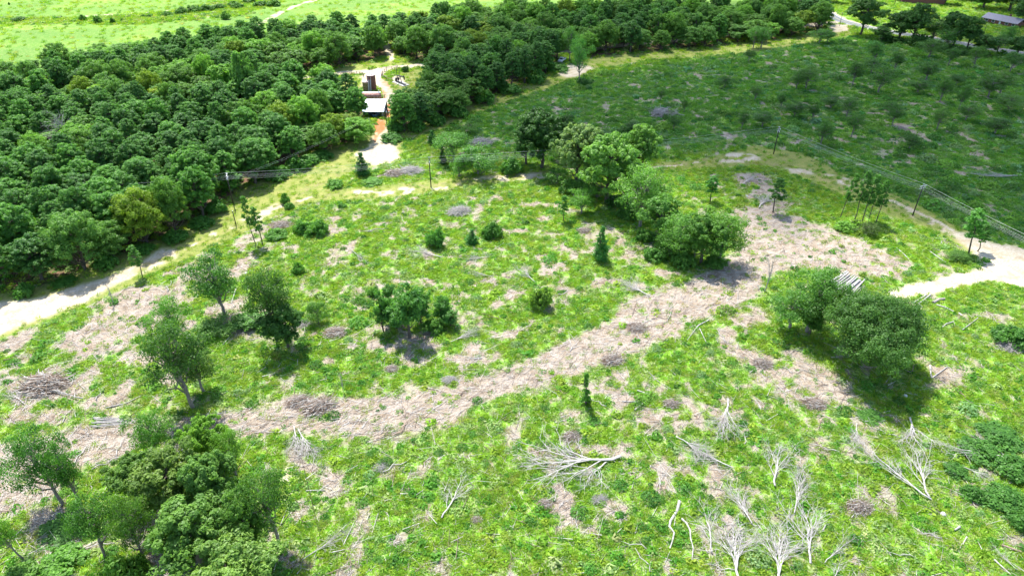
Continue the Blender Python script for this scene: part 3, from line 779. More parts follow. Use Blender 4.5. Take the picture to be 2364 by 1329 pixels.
T('open0', 1048, 372, 300, 90, '', (1.4, 1.7, 1.4), label='straggly young tree behind the slim bare pole')
T('cedar0', 1023, 378, 335, 20, '', (.5, .7, .7), name='cedar_tree', label='very dark narrow cedar behind the wires near the bare pole')
T('cedar2', 998, 330, 300, 28, '', (1.1, 1.4, 1.3), name='cedar_tree', label='dark young cedar beside the shaded mown strip')
T('scrub2', 1085, 305, 280, 50, '', (1.3, 1.5, 1.3), name='bush', cat='bush', label='thin bush on the rim of the shaded field by the strip')
T('cedar1', 838, 403, 352, 42, '', (.9, 1.2, 1.0), name='cedar_tree', label='dark evergreen in front of the white sandy pad')
T('bush1', 775, 430, 408, 50, '', (1.5, 1.8, 1.2), name='bush', cat='bush', label='leafy bush where the mown strip forks')
T('bush2', 858, 420, 403, 60, '', (1.4, 1.7, 1.1), name='bush', cat='bush', label='low bush beside the dark evergreen at the pad')
for bx, by, ty, wp, ds in ((1375,455,415,70,'leafy growth at the dark foot of the tallest bright tree'),(1448,500,462,66,'low growth against the twin dark stems'),(1545,590,530,80,'ragged growth filling the gap before the slash-side pair'),(1580,612,560,70,'grey twiggy bush at the near side of the slash-side pair'),(1650,614,578,60,'low bush among the stems of the slash-side pair'),(1500,470,420,80,'green growth behind the twin-stemmed tree'),(1285,425,385,60,'bush where the sandy track meets the pale tree')):
    T(f'scrub{int(bx)%4}' if bx % 2 else f'bush{int(bx)%4}', bx, by, ty, wp, '', (1.1, 1.35, 1.0), name='bush', cat='bush', label=ds)
# shade side
T('open3', 1336, 190, 84, 46, '', (1.5, 1.9, 2.0), label='slim hazy grey tree standing over the small sandy clearing')
T('bush3', 1345, 190, 172, 40, '', (.9, 1.2, 1.0), name='bush', cat='bush', label='dark bush at the foot of the slim hazy tree')
for k, (bx, by, ty, wp, le, ds) in enumerate(((1940,502,402,34,.10,'first'),(1972,508,398,40,.06,'second'),(1990,512,405,44,.03,'third'),(2006,505,425,36,.02,'fourth'),(2022,515,418,40,.05,'fifth'))):
    T(f'sapling{k%3}', bx, by, ty, wp * .72, '', (1.2, 1.4, 1.1), (0, le), name='pine_sapling', label=f'thin tall pine in the leaning group above the slash, {ds} counted from the slash side', group='leaning pines above the slash')
T('sapling2', 2236, 586, 487, 50, '', (1.6, 1.9, 1.3), (0, .12), name='pine_sapling', label='leaning pine in front of the white sand junction')
T('sapling1', 2256, 580, 520, 34, '', (1.3, 1.5, 1.1), (0, .06), name='pine_sapling', label='lower second stem behind the leaning pine at the sand junction')
T('bush0', 1950, 528, 500, 60, '', (1.9, 2.0, 1.2), name='bush', cat='bush', label='pale arching bush at the foot of the leaning pines')
T('scrub3', 2000, 540, 510, 60, '', (.9, .8, .8), name='bush', cat='bush', label='brown half-dead bush under the leaning pines')
T('scrub2', 2215, 600, 575, 70, '', (1.1, 1.2, .9), name='bush', cat='bush', label='brownish bush at the foot of the leaning sand-junction pine')
T('sapling2', 1640, 462, 405, 34, '', (1.3, 1.7, 1.2), name='pine_sapling', label='small lone sapling in the sunny patch beyond the central cluster')
T('sapling0', 1785, 490, 410, 40, '', (.9, 1.1, 1.0), name='pine_sapling', label='sparse dark sapling at the shaded head of the slash')
for bx, by, ty, wp, ds in ((2330,790,740,95,'hazy olive bush at the right edge beyond the oak'),(2262,1045,1008,110,'dark round bush with a dead branch lying across it'),(2335,1085,1030,110,'wide blue-green bush above the right edge thicket'),(2240,1145,1108,60,'compact dark bush left of the right edge thicket'),(2320,1165,1118,120,'broad dark bush in the right edge thicket'),(2205,1090,1060,70,'low grey-green bush beside the fallen long forked tree'),(2355,1215,1165,80,'lowest dark bush of the right edge thicket'),(2270,1150,1128,50,'small dark bush inside the right edge thicket'),(2300,1010,975,120,'sprawling green bush above the right edge thicket'),(2010,960,945,70,'low bright bush below the shadow of the oak'),(1415,380,360,20,'tiny bush by the track')):
    T(f'bush{int(bx)%4}', bx, by, ty, wp, '', (.95, 1.25, 1.0), name='bush', cat='bush', label=ds)

# shaded field scrub
rs = random.Random(11)
SCR = [(1720,235,40),(1760,290,60),(1800,240,45),(1840,200,50),(1880,220,60),(1920,240,70),(1960,200,55),(2010,210,60),(2060,180,60),(2100,230,50),(2140,200,55),(2190,240,60),(2230,200,50),(2280,210,100),(2310,225,90),(2340,260,70),(2180,300,70),(2250,290,80),(2300,310,80),(1900,330,70),(1980,310,70),(2060,300,60),(2110,340,60),(2010,170,45),(1720,140,36),(1820,285,55),(2200,150,60),(2120,130,55),(2270,170,60),(1520,245,40),(1600,262,34),(1660,215,34),(1480,300,50),(1560,300,40),(2030,250,50),(1950,270,55),(2340,180,60),(1860,275,50),(2230,250,55),(1690,300,40)]
for i, (bx, by, wp) in enumerate(SCR):
    h = rs.uniform(34, 64) * (1 if wp > 50 else .75); wp = wp * rs.uniform(.55, 1.05); bx += rs.uniform(-25, 25); by += rs.uniform(-14, 14)
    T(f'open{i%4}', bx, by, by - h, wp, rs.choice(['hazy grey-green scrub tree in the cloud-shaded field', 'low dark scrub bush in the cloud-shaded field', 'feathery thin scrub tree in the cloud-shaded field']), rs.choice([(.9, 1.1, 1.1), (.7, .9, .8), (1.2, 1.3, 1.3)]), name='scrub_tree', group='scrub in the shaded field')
# thin trees along the shaded strip and the top right
for i, (bx, by, ty, wp, le) in enumerate(((1738,112,62,40,-.02),(1757,112,60,44,.06),(2018,148,95,52,.12),(1890,104,70,50,0),(1910,102,72,34,.1),(2180,118,60,50,.08),(2318,110,60,40,.04),(1315,140,60,40,0))):
    T(f'open{i%4}', bx, by, ty, wp, 'thin pale-stemmed tree on the field margin', (1.1, 1.4, 1.3), (0, le))
for i, (bx, by, ty, wp, key) in enumerate(((1985,82,-12,84,'round1'),(2075,92,22,84,'round0'),(2105,100,8,80,'round2'),(2150,100,40,60,'open1'),(2196,112,28,84,'lush1'),(2230,118,40,60,'round3'),(2268,128,80,60,'round0'),(2345,135,80,64,'round1'),(2300,122,82,50,'open0'),(2035,96,60,60,'round3'),(2125,108,72,70,'bush1'),(2165,115,92,70,'bush2'),(2210,126,100,80,'bush3'),(2250,128,104,60,'bush0'),(2060,98,80,60,'bush2'))):
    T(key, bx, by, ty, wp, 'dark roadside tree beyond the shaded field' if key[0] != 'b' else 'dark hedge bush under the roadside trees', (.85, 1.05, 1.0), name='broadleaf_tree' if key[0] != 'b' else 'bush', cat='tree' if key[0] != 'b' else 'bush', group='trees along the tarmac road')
for i, (bx, by, ty, wp) in enumerate(((2180,10,-30,60),(2270,20,-20,70),(2330,25,-25,90),(2360,60,0,60),(2420,80,10,90),(2085,0,-40,60),(1990,8,-30,90),(1915,6,-40,60),(2240,0,-45,80))):
    T(f'round{i%4}', bx, by, ty, wp, 'dark tree in the yards beyond the tarmac road', (.9, 1.05, 1.0), group='trees beyond the tarmac road')
# meadow shrubs
for i, (bx, by, ty, wp) in enumerate(((193,48,31,20),(228,54,31,24),(261,54,38,14),(282,48,40,12),(330,40,32,14),(344,40,32,14),(522,44,22,26),(385,36,22,30),(420,32,12,36),(450,28,8,40),(478,24,6,40),(505,20,4,36),(550,18,2,34),(600,14,-2,40),(632,14,-4,40),(45,48,34,40),(22,12,4,6),(575,6,-8,40),(540,14,0,30))):
    T(f'bush{i%4}', bx, by, ty, wp, 'small dark shrub in the sunny meadow' if wp < 27 else 'shrub of the hedge crossing the sunny meadow', (1.15, 1.4, .9), name='bush', cat='bush', group='shrubs in the meadow')

# ------------------------------------------------------------------ woods: every tree a thing
def poisson(P, r, seed, frame=True):
    rg = np.random.RandomState(seed); out = []
    x0, y0 = P.min(0); x1, y1 = P.max(0); cell = {}
    for _ in range(60000):
        x = rg.uniform(x0, x1); y = rg.uniform(y0, y1)
        px, py = to_px(x, y, 10)
        if px < -60 or px > 2430 or py < -20 or py > 1350: continue
        if y > 620: continue
        rr = r(x, y) if callable(r) else r
        k = (int(x // 8), int(y // 8)); ok = True
        for i in range(-2, 3):
            for j in range(-2, 3):
                for q in cell.get((k[0] + i, k[1] + j), ()):
                    if (q[0] - x) ** 2 + (q[1] - y) ** 2 < rr * rr: ok = False; break
                if not ok: break
            if not ok: break
        if not ok: continue
        if sdist(np.array([x]), np.array([y]), P)[0] < .5: continue
        cell.setdefault(k, []).append((x, y)); out.append((x, y))
    return out
N_WOOD = 0
for name, P in W_FOREST:
    pts = poisson(P, (lambda x, y: 6.6 + max(0, y - 180) * .006), 3)
    for x, y in pts:
        bx, by = to_px(x, y, 0)
        d = float(sdist(np.array([x]), np.array([y]), P)[0])
        # keep the tank yard and the clearing open
        if (836 < bx < 905 and 165 < by < 330) or (812 < bx < 880 and 180 < by < 262): continue
        if name == 'west' and 620 < bx < 860 and 180 < by < 222: continue
        nz = float(fbm(np.array([x / 28 + 3]), np.array([y / 28 + 8]), 3)[0])
        pine = nz > (.43 if name == 'west' and by > 250 else .52)
        if name == 'wedge': pine = nz > .5
        h = rnd.uniform(11.5, 15.5) if pine else rnd.uniform(7.5, 15.5)
        if name == 'band': h *= 1.1
        if by < 130: h *= .92
        wd = rnd.uniform(8.2, 11.0) if pine else rnd.uniform(9.5, 14.5)
        c = rnd.random()
        if pine: tint, tone = rnd.choice([((1.1, 1.2, 1.0), 'dark green'), ((1.4, 1.5, 1.1), 'mid green'), ((.95, 1.05, 1.0), 'blackish green')])
        elif c < .06: tint, tone = (2.6, 2.1, 1.0), 'bright yellow-green'
        elif c < .25: tint, tone = (1.6, 1.7, 1.1), 'fresh green'
        elif c < .55: tint, tone = (1.2, 1.3, 1.25), 'grey-green'
        else: tint, tone = (1.1, 1.2, .95), 'deep green'
        key = rnd.choice(['tall0', 'tall1', 'tall2', 'tall3', 'pine0', 'pine2']) if pine else rnd.choice(['wood0', 'wood1', 'wood2', 'wood3', 'wood4', 'wood0', 'round1', 'lush1'])
        tint = tuple(t_ * (1.22 if tint[0] < 2 else .8) for t_ in tint)
        o = place_tree(key, x, y, h, wd, tint, (rnd.uniform(-.04, .04), rnd.uniform(-.04, .04)), name='pine_tree' if pine else 'broadleaf_tree', rng=rnd)
        where = {'west': 'meadow wood', 'wedge': 'truck-side wood', 'band': 'gravel road wood'}[name]
        if d < 5: where = {'west': 'strip-side wood edge' if by > 300 else 'meadow-side wood edge', 'wedge': 'truck-side wood edge', 'band': 'road wood edge'}[name]
        later(o, f'{tone} {"pine" if pine else "broadleaf"} in the {where}', bx, by, 'tree', where, 'wood')
        N_WOOD += 1
    # undergrowth bushes along the edges
print('wood trees', N_WOOD)
T('lush0', 385, 262, 193, 74, '', YEL, label='bright yellow-green round tree in the middle of the left wood')
T('round1', 240, 262, 192, 60, '', (3.0, 2.6, 1.5), label='light lime tree with pale ragged top left of the yellow-green tree')
T('lush1', 470, 470, 335, 120, '', (1.3, 1.6, 1.2), label='big dark tree at the wood edge, casting its shadow across the mown strip')
T('round2', 575, 255, 120, 64, '', (1.5, 1.7, 1.5), label='hazy light green round tree in the upper left wood')
for i, (bx, by) in enumerate([(470,520),(500,490),(405,552),(330,580),(250,612),(640,415),(690,388),(715,375),(745,362),(905,322),(915,300),(960,300),(1010,285),(1060,268),(1120,240),(1180,215),(1240,190),(1285,160),(640,408),(150,650),(60,680)]):
    T(f'bush{i%4}', bx, by, by - rnd.uniform(22, 40), rnd.uniform(45, 75), 'undergrowth bush at the foot of the wood edge', (1.0, 1.35, 1.0), name='bush', cat='bush', group='bushes along the wood edge')
T('bush1', 935, 165, 148, 22, '', (.9, 1.1, .9), name='bush', cat='bush', label='dark round bush behind the pump jack pad')

# ------------------------------------------------------------------ dead trees, branches, logs
def dead_tree_parts(seed, nl=7, spread=.55, flat=.28, L=10.0, twigs=3):
    """lying dead tree: trunk along +x from the butt; returns [(part name, mesh)]"""
    rng = np.random.RandomState(seed); parts = []
    b = MB(); tr = []
    for i in range(7):
        t = i / 6; tr.append(Vector((L * .62 * t, rng.normal() * .12 * L * .12, .22 + abs(rng.normal()) * .1 + .25 * t)))
    b.tube(tr, [.18 - .08 * i / 6 for i in range(7)], 6)
    parts.append(('trunk', b.mesh('dead_trunk', M['dead'], smooth=True)))
    def grow(b, p, d, ln, r, lev):
        pts = [p]; q = p; dd = d
        for i in range(4):
            dd = (dd + Vector((rng.normal(), rng.normal(), rng.normal() * flat)) * .13).normalized()
            q = q + dd * ln / 4; q.z = max(q.z, .04); pts.append(q)
        b.tube(pts, [r * (1 - .72 * i / 4) for i in range(5)], 4 if lev else 5, cap=False)
        if lev < twigs:
            for k in range(3 + (lev == 0) * 2 - (lev == 2)):
                t = rng.uniform(.2, 1); i = min(int(t * 4), 3)
                pp = pts[i].lerp(pts[i + 1], t * 4 - i) if t < 1 else pts[-1]
                s = 1 if k % 2 else -1
                nd_ = Matrix.Rotation(s * rng.uniform(.25, .7), 3, 'Z') @ dd
                nd_.z += rng.uniform(-.1, .35) * flat * 2
                grow(b, pp, nd_.normalized(), ln * rng.uniform(.4, .65), r * .5, lev + 1)
    for k in range(nl):
        b = MB(); i = min(2 + k * 4 // nl + (k == nl - 1), 6)
        s = 1 if k % 2 else -1
        ang = s * rng.uniform(.12, spread)
        if k == nl - 1: ang *= .2
        d = Vector((math.cos(ang), math.sin(ang), rng.uniform(0, .4) * flat))
        grow(b, tr[i].copy(), d.normalized(), L * rng.uniform(.38, .6), .075, 0)
        parts.append(('limb', b.mesh('dead_limb', M['dead'], smooth=True)))
    return parts
DEAD = [dead_tree_parts(200, 7, .6), dead_tree_parts(201, 6, .9), dead_tree_parts(202, 9, .35), dead_tree_parts(203, 5, .5), dead_tree_parts(204, 12, .36, .5), dead_tree_parts(205, 8, .75, .3)]
def dead_tree(v, butt, tip, label, wide=1.0, name='fallen_dead_tree', up=0.0):
    x0, y0 = ground(*butt); x1, y1 = ground(*tip)
    L = math.hypot(x1 - x0, y1 - y0)
    root = bpy.data.objects.new(name, None); COL.objects.link(root)
    root.location = (x0, y0, gz1(x0, y0) + .28); root.rotation_euler = (0, -up, math.atan2(y1 - y0, x1 - x0)) if not up else Matrix.Rotation(math.atan2(y1 - y0, x1 - x0), 4, 'Z').__matmul__(Matrix.Rotation(-up, 4, 'Y')).to_euler()
    s = L / 10.0; k = s * .6; root.scale = (s, s * wide * .95, k)
    for nme, me in DEAD[v]: obj(nme, me, root)
    tag(root, label, 'dead tree', 'fallen bleached dead trees')
    return root
dead_tree(0, (1434,1061), (1215,1080), 'largest fallen bleached tree, lying level with its butt to the right', 1.1)
dead_tree(5, (1400,1068), (1345,1115), 'tangle of bleached limbs at the butt of the largest fallen tree', 1.3)
dead_tree(1, (1020,1196), (1075,1105), 'forked bleached tree fallen alone in the middle of the lower weeds', .9)
dead_tree(1, (1644,1272), (1628,1165), 'bleached forked tree between the crooked logs and the fan-shaped skeletons', .8)
dead_tree(2, (1735,1208), (1690,1130), 'small forked bleached tree above the fan-shaped skeleton', 1.0)
dead_tree(4, (1706,1345), (1690,1215), 'fan-shaped bleached tree skeleton at the bottom edge', 1.2)
dead_tree(4, (1800,1360), (1800,1222), 'densest bundle of upright white branches at the bottom edge', 1.1)
dead_tree(5, (1870,1302), (1862,1175), 'bleached tree skeleton right of the densest white bundle', 1.0)
dead_tree(0, (1786,1122), (1800,1030), 'slender bleached forked tree above the narrow white skeleton', 1.0)
dead_tree(2, (1832,1185), (1852,1095), 'narrow upright white tree skeleton', .7)
dead_tree(3, (2147,1158), (1980,1035), 'longest fallen bleached tree, forked and pointing at the oak', .7)
dead_tree(0, (2140,1152), (2108,1042), 'bleached forked tree joined at the butt with the longest fallen tree', .9)
dead_tree(5, (2100,965), (2112,1035), 'bleached crown of branches spread downwards below the oak shadow', 1.3)
dead_tree(3, (2325,1058), (2170,1040), 'pale crooked tree lying across the right edge thicket', .8)
dead_tree(1, (2320,1056), (2235,1005), 'upper pale limb tree crossing the dark round bush', .7)
dead_tree(2, (1978,978), (1974,1028), 'small white forked branch stack above the longest fallen tree', .7)
dead_tree(3, (1903,1300), (1965,1245), 'thin bleached tree lying in the grass right of the skeletons', .6)
dead_tree(1, (1920,1345), (1945,1290), 'pale split trunk at the bottom edge right of the skeletons', .6)
dead_tree(4, (1680,925), (1665,1012), 'white bundle of cut branches below the slash junction', .9)
dead_tree(2, (690,992), (722,1058), 'white branch bundle hanging off the lower rim of the slash band', .9)
dead_tree(2, (680,985), (690,1050), 'second white branch bundle off the lower rim of the slash band', .9)
dead_tree(0, (2220,1080), (2290,1110), 'small bleached branch fan inside the right edge thicket', 1.)
dead_tree(5, (1020,596), (955,580), 'grey brushwood tangle below the dark bush', 1.)
dead_tree(1, (810,580), (848,612), 'white forked branch in the green centre of the clearing', .5)
dead_tree(3, (2345,1320), (2290,1270), 'pale dead branch at the lower right corner', .7)
dead_tree(0, (60,935), (20,905), 'small bleached tree on the brown patch at the left edge', .8)
dead_tree(3, (192,921), (60,885), 'long curved white limb lying on the brown patch at the left edge', .35)
dead_tree(5, (1140,638), (1090,630), 'long grey fallen sapling above the cedars', .6)
dead_tree(4, (1130,592), (1080,600), 'grey fallen branches in the middle of the clearing', .7)
dead_tree(2, (1040,790), (1100,765), 'grey fallen branches below the cedar clump', .8)
dead_tree(4, (1560,1010), (1640,1060), 'whitish branch spread right of the largest fallen tree', .9)
dead_tree(5, (1690,1080), (1590,1035), 'low bleached spread of branches above the bright weed patch', .9)
dead_tree(2, (1580,270), (1510,258), 'grey dead branches beside the pale pole in the shaded field', .7)
dead_tree(3, (2360,408), (2250,412), 'pale fallen branches in the shaded field near the right edge', .6)
dead_tree(4, (1752,480), (1772,455), 'violet-grey dead crown at the shaded head of the slash', 1.2)
dead_tree(4, (1715,425), (1740,408), 'violet-grey brush above the shaded head of the slash', 1.2)
dead_tree(4, (1500,690), (1440,660), 'grey brush fan on the upper rim of the slash band', 1.)
dead_tree(5, (1235,650), (1200,620), 'grey twigs behind the willowy bush', .8)
dead_tree(0, (700,1300), (810,1230), 'faint bleached sapling lying near the bottom edge', .5)
# standing dead
def standing(v, base, top, wpx, label, name='dead_tree'):
    x, y = ground(*base); h = height_from(base[1], top); root = bpy.data.objects.new(name, None); COL.objects.link(root)
    root.location = (x, y, gz1(x, y) - .2); root.rotation_euler = (0, -math.pi / 2 + .1, 0)
    s = h / 10; root.scale = (s, width_from(wpx, base[1]) / 6.0, s)
    for nme, me in DEAD[v]: obj(nme, me, root)
    tag(root, label, 'dead tree')
standing(3, (1768, 674), 600, 28, 'bare crooked dead snag standing on the slash beside the light green tree')
standing(4, (165, 365), 275, 70, 'bare grey dead tree standing inside the left wood')
standing(3, (793, 902), 865, 10, 'thin bare dead stem above the slash band')
standing(3, (263, 700), 655, 14, 'thin broken stem on the brown ground beside the sand track')

def bent_log(pts_px, r0, r1, label, name='log', mat='dead', cat='log', z=.2, group=None, n=7):
    b = MB(); pts = []
    W_ = [ground(*p) for p in pts_px]; cx_, cy_ = W_[0]
    for i, (x, y) in enumerate(W_): pts.append((x - cx_, y - cy_, gz1(x, y) - gz1(cx_, cy_)))
    m = len(pts); b.tube(pts, [r0 + (r1 - r0) * i / (m - 1) for i in range(m)], n)
    o = obj(name, b.mesh(name, M[mat], smooth=False), loc=(cx_, cy_, gz1(cx_, cy_) + z))
    if label: tag(o, label, cat, group)
    return o
bent_log([(1569,1155),(1564,1175),(1548,1200),(1546,1212),(1557,1226),(1553,1245),(1547,1262)], .24, .08, 'long crooked white log, first of the two crooked ones')
bent_log([(1574,1194),(1586,1206),(1594,1222),(1595,1240),(1601,1262),(1598,1290)], .17, .06, 'second crooked white log beside the longer crooked one')
bent_log([(1560,1180),(1559,1195),(1557,1210)], .06, .04, 'thin white stick beside the first crooked log', cat='branch', name='branch')
bent_log([(708,1136),(752,1134)], .10, .08, 'straight white stick lying level beside the grove')
bent_log([(1515,270),(1561,273)], .13, .10, 'pale straight pole lying in the shaded field')
bent_log([(848,540),(868,534),(888,534)], .12, .06, 'upper grey log in the small pile above the green centre', z=.5)
bent_log([(840,537),(866,538),(905,540)], .12, .05, 'lower grey log in the small pile above the green centre')
bent_log([(244,941),(290,930),(326,912)], .12, .06, 'thin log lying above the bleached pole bundle')
bent_log([(1585,790),(1606,762),(1612,755),(1636,742)], .06, .17, 'bent white branch across the green edge of the slash')
bent_log([(1614,762),(1630,795),(1646,806)], .10, .05, 'thin white branch pointing down from the bent branch', cat='branch', name='branch')
bent_log([(2107,703),(2137,685)], .19, .15, 'first of two cut logs right of the oak top')
bent_log([(2118,706),(2147,684)], .19, .15, 'second of two cut logs right of the oak top')
bent_log([(2120,706),(2128,713)], .14, .10, 'short cut log lying across the foot of the pair')
bent_log([(2152,703),(2166,696),(2178,695)], .38, .30, 'thick dark log with its root end, above the open grass', mat='log')
bent_log([(2160,708),(2180,714),(2199,724)], .18, .13, 'pale log touching the thick dark log')
bent_log([(2211,728),(2218,733)], .22, .16, 'short pale log end beyond the thick dark log')
bent_log([(2172,760),(2183,751),(2200,746)], .13, .10, 'dark-tipped pale log right of the oak')
bent_log([(2220,765),(2256,738)], .10, .08, 'straight thin pole on the grass right of the oak')
bent_log([(2146,845),(2149,872)], .16, .12, 'upright pale stub at the tip of the oak shadow')
bent_log([(2150,874),(2185,850)], .12, .08, 'pale log leaning out of the oak shadow')
bent_log([(2140,577),(2160,592),(2182,608)], .14, .10, 'pale log on the green beside the sand junction')
bent_log([(2068,575),(2085,590),(2097,602)], .13, .10, 'pale log at the upper corner of the slash')
bent_log([(2230,1242),(2220,1260)], .10, .08, 'short stub in the lower right weeds')
bent_log([(2214,1218),(2202,1226)], .16, .10, 'broken pale stump with dark roots in the lower right weeds')
bent_log([(2310,1262),(2356,1278)], .18, .15, 'rotten brown log at the lower right edge', mat='deaddark')
bent_log([(2292,1295),(2330,1329)], .13, .08, 'pale log at the very lower right corner')
bent_log([(545,668),(535,700)], .14, .08, 'pale broken log standing aslant by the burnt stump')
bent_log([(712,938),(745,935),(784,933)], .16, .12, 'dark log on top of the twig heap at the slash edge', z=.6, mat='log')
bent_log([(700,942),(740,941),(775,939)], .14, .10, 'lower dark log in the twig heap at the slash edge', mat='log')
bent_log([(1905,1213),(1899,1225)], .1, .1, 'short stub right of the skeletons')
bent_log([(1470,905),(1500,915)], .12, .12, 'grey log below the slash junction')
bent_log([(1465,950),(1490,930)], .16, .12, 'thick grey log slanting on the lower slash patch')
bent_log([(1435,930),(1480,932)], .10, .08, 'level grey pole above the thick slanting log')

# bundle of bleached poles left of the leaning tree
for i in range(9):
    a = (208 + rnd.uniform(0, 20), 962 + i * 3.1); c = (305 + rnd.uniform(-10, 16), 966 + i * 1.2 + rnd.uniform(-4, 4))
    o = bent_log([a, ((a[0] + c[0]) / 2, (a[1] + c[1]) / 2 + rnd.uniform(-1, 1)), c], .11, .06, None, name='pole', z=.15 + .1 * (i % 3), n=5)
    later(o, 'bleached pole in the bundle above the leaning tree', a[0], a[1], 'pole', 'bleached pole bundle', 'bundle')
# log pile
LP0, LP1 = ground(1912, 688), ground(1958, 640)
for i in range(34):
    t = i / 33.0; lay = i % 3
    b0 = (1900 + 62 * t + rnd.uniform(-5, 5), 664 + 32 * t - lay * 3 + rnd.uniform(-3, 3))
    b1 = (1950 + 40 * t + rnd.uniform(-5, 5), 642 + 22 * t - lay * 3 + rnd.uniform(-2, 2))
    o = bent_log([b0, ((b0[0] + b1[0]) / 2, (b0[1] + b1[1]) / 2), b1], rnd.uniform(.13, .22), rnd.uniform(.1, .18), None, z=.25 + lay * .42, n=7, mat=rnd.choice(['dead', 'dead', 'log']))
    later(o, ['grey log in the bottom layer of the log pile', 'grey log in the middle layer of the log pile', 'grey log in the top layer of the log pile'][lay], b0[0], b0[1], 'log', 'log pile', 'pile')
bent_log([(1935,640),(1988,672)], .14, .12, 'dark bearer log along the far end of the log pile', mat='log')

# loose branches big enough to see on the slash
BR = []
for s in range(6):
    rng = np.random.RandomState(300 + s); b = MB()
    pts = [Vector((t * 4 - 2, rng.normal() * .18, .12 + rng.uniform(0, .12))) for t in np.linspace(0, 1, 6)]
    b.tube(pts, [.085 - .05 * i / 5 for i in range(6)], 5)
    for k in range(s % 4):
        i = rng.randint(1, 5); sgn = rng.choice([-1, 1]); q = pts[i] + Vector((rng.uniform(.5, 1.1), sgn * rng.uniform(.3, .7), .15))
        b.tube([pts[i], q], [.04, .015], 4, cap=False)
    BR.append((b.mesh('branch', M['dead'], smooth=True), b.mesh('branch', M['deaddark'], smooth=True)))
rs = np.random.RandomState(21); cnt = 0
SLP = W_SLASH[0][0]
for _ in range(5000):
    if cnt >= 150: break
    px, py = rs.uniform(0, 2300), rs.uniform(480, 1320)
    x, y = ground(px, py)
    m = masks(np.array([x]), np.array([y]))
    if m['mown'][0] > .3 or m['forest'][0] > .2 or m['sand'][0] > .4: continue
    if m['slash'][0] < .6 and rs.rand() > .12: continue
    main = float(sdist(np.array([x]), np.array([y]), SLP)[0]) > 0
    ang = rs.normal(.55, .5) if main else rs.uniform(0, 3.14)
    v = rs.randint(6); o = obj('fallen_branch', BR[v][rs.rand() < .3], loc=(x, y, gz1(x, y) + .05), rot=(0, 0, ang), sc=(rs.uniform(.5, 1.3),) * 3)
    later(o, ('pale' if o.data == BR[v][0] else 'brown') + (' branch lying on the wide slash band' if main else ' branch lying among weeds and slash'), px, py, 'branch', 'branches lying about the clearing', 'field'); cnt += 1

# twig litter: stuff
def sticks(name, n, lay, seed, rmin=.012, rmax=.035, mats=('dead', 'deaddark')):
    rg = np.random.RandomState(seed); P, D, L = lay(rg, n); n = len(P)
    r = rg.uniform(rmin, rmax, n)
    up = np.array([0, 0, 1.0]); a = np.cross(D, up); a /= np.linalg.norm(a, axis=1, keepdims=True) + 1e-9; b = np.cross(D, a)
    V = np.zeros((n, 6, 3)); bend = rg.normal(size=(n, 3)) * .05
    for e, s in ((0, -.5), (1, .5)):
        c = P + D * (L * s)[:, None]
        rr = r * (1.0 if e == 0 else .5)
        for k in range(3):
            an = 2.094 * k
            V[:, e * 3 + k] = c + (a * math.cos(an) + b * math.sin(an)) * rr[:, None]
    base = (np.arange(n) * 6)[:, None]
    F = np.concatenate([base + np.array([[0, 1, 4, 3]]), base + np.array([[1, 2, 5, 4]]), base + np.array([[2, 0, 3, 5]])])
    me = raw_mesh(name, V.reshape(-1, 3), F, M[mats[0]])
    for mm in mats[1:]: me.materials.append(M[mm])
    mi = np.tile(rg.randint(0, len(mats), n), 3)
    me.polygons.foreach_set('material_index', mi.astype(np.int32))
    return me
def lay_slash(rg, n):
    Ps, Ds, Ls = [], [], []
    tot = 0
    while tot < n:
        k = 40000; px = rg.uniform(-80, 2440, k); v = rg.uniform(0, 1, k)
        Y = 56 + (330 - 56) * v ** 1.3; X = (px - CX) / FPX * (Y * cp + H * sp)
        m = masks(X, Y)
        keep = (rg.rand(k) < m['slash'] ** 1.5 * .95 + .13 * (1 - m['mown']) * (1 - m['forest']) * (1 - m['meadow'])) & (m['sand'] < .5) & (m['mown'] < .6)
        X, Y = X[keep], Y[keep]; q = len(X)
        main = sdist(X, Y, SLP) > 0
        an = np.where(main, rg.normal(.6, .65, q), rg.uniform(0, 3.14, q))
        tilt = rg.normal(0, .12, q)
        Ds.append(np.stack([np.cos(an) * np.cos(tilt), np.sin(an) * np.cos(tilt), np.sin(tilt)], 1))
        L = rg.gamma(2.0, .55, q) + .3; Ls.append(np.minimum(L, 4))
        Ps.append(np.stack([X, Y, gz(X, Y) + .06 + rg.uniform(0, .12, q)], 1)); tot += q
    return np.concatenate(Ps)[:n], np.concatenate(Ds)[:n], np.concatenate(Ls)[:n]
tag(obj('woody_debris', sticks('woody_debris', 3200, lambda g, k: (lambda q: (q[0] + np.array([0, 0, .08]), q[1], q[2] * 1.5 + .5))(lay_slash(g, k)), 9, .03, .07, ('slashwood', 'slashwood', 'deaddark'))), 'limbs and cut tops littering the slash bands', 'woody debris', kind='stuff')
tag(obj('slash_debris', sticks('slash_debris', 52000, lay_slash, 5, .012, .04, ('slashwood', 'slashwood', 'deaddark'))), 'loose twigs and sticks littering the slash bands', 'woody debris', kind='stuff')

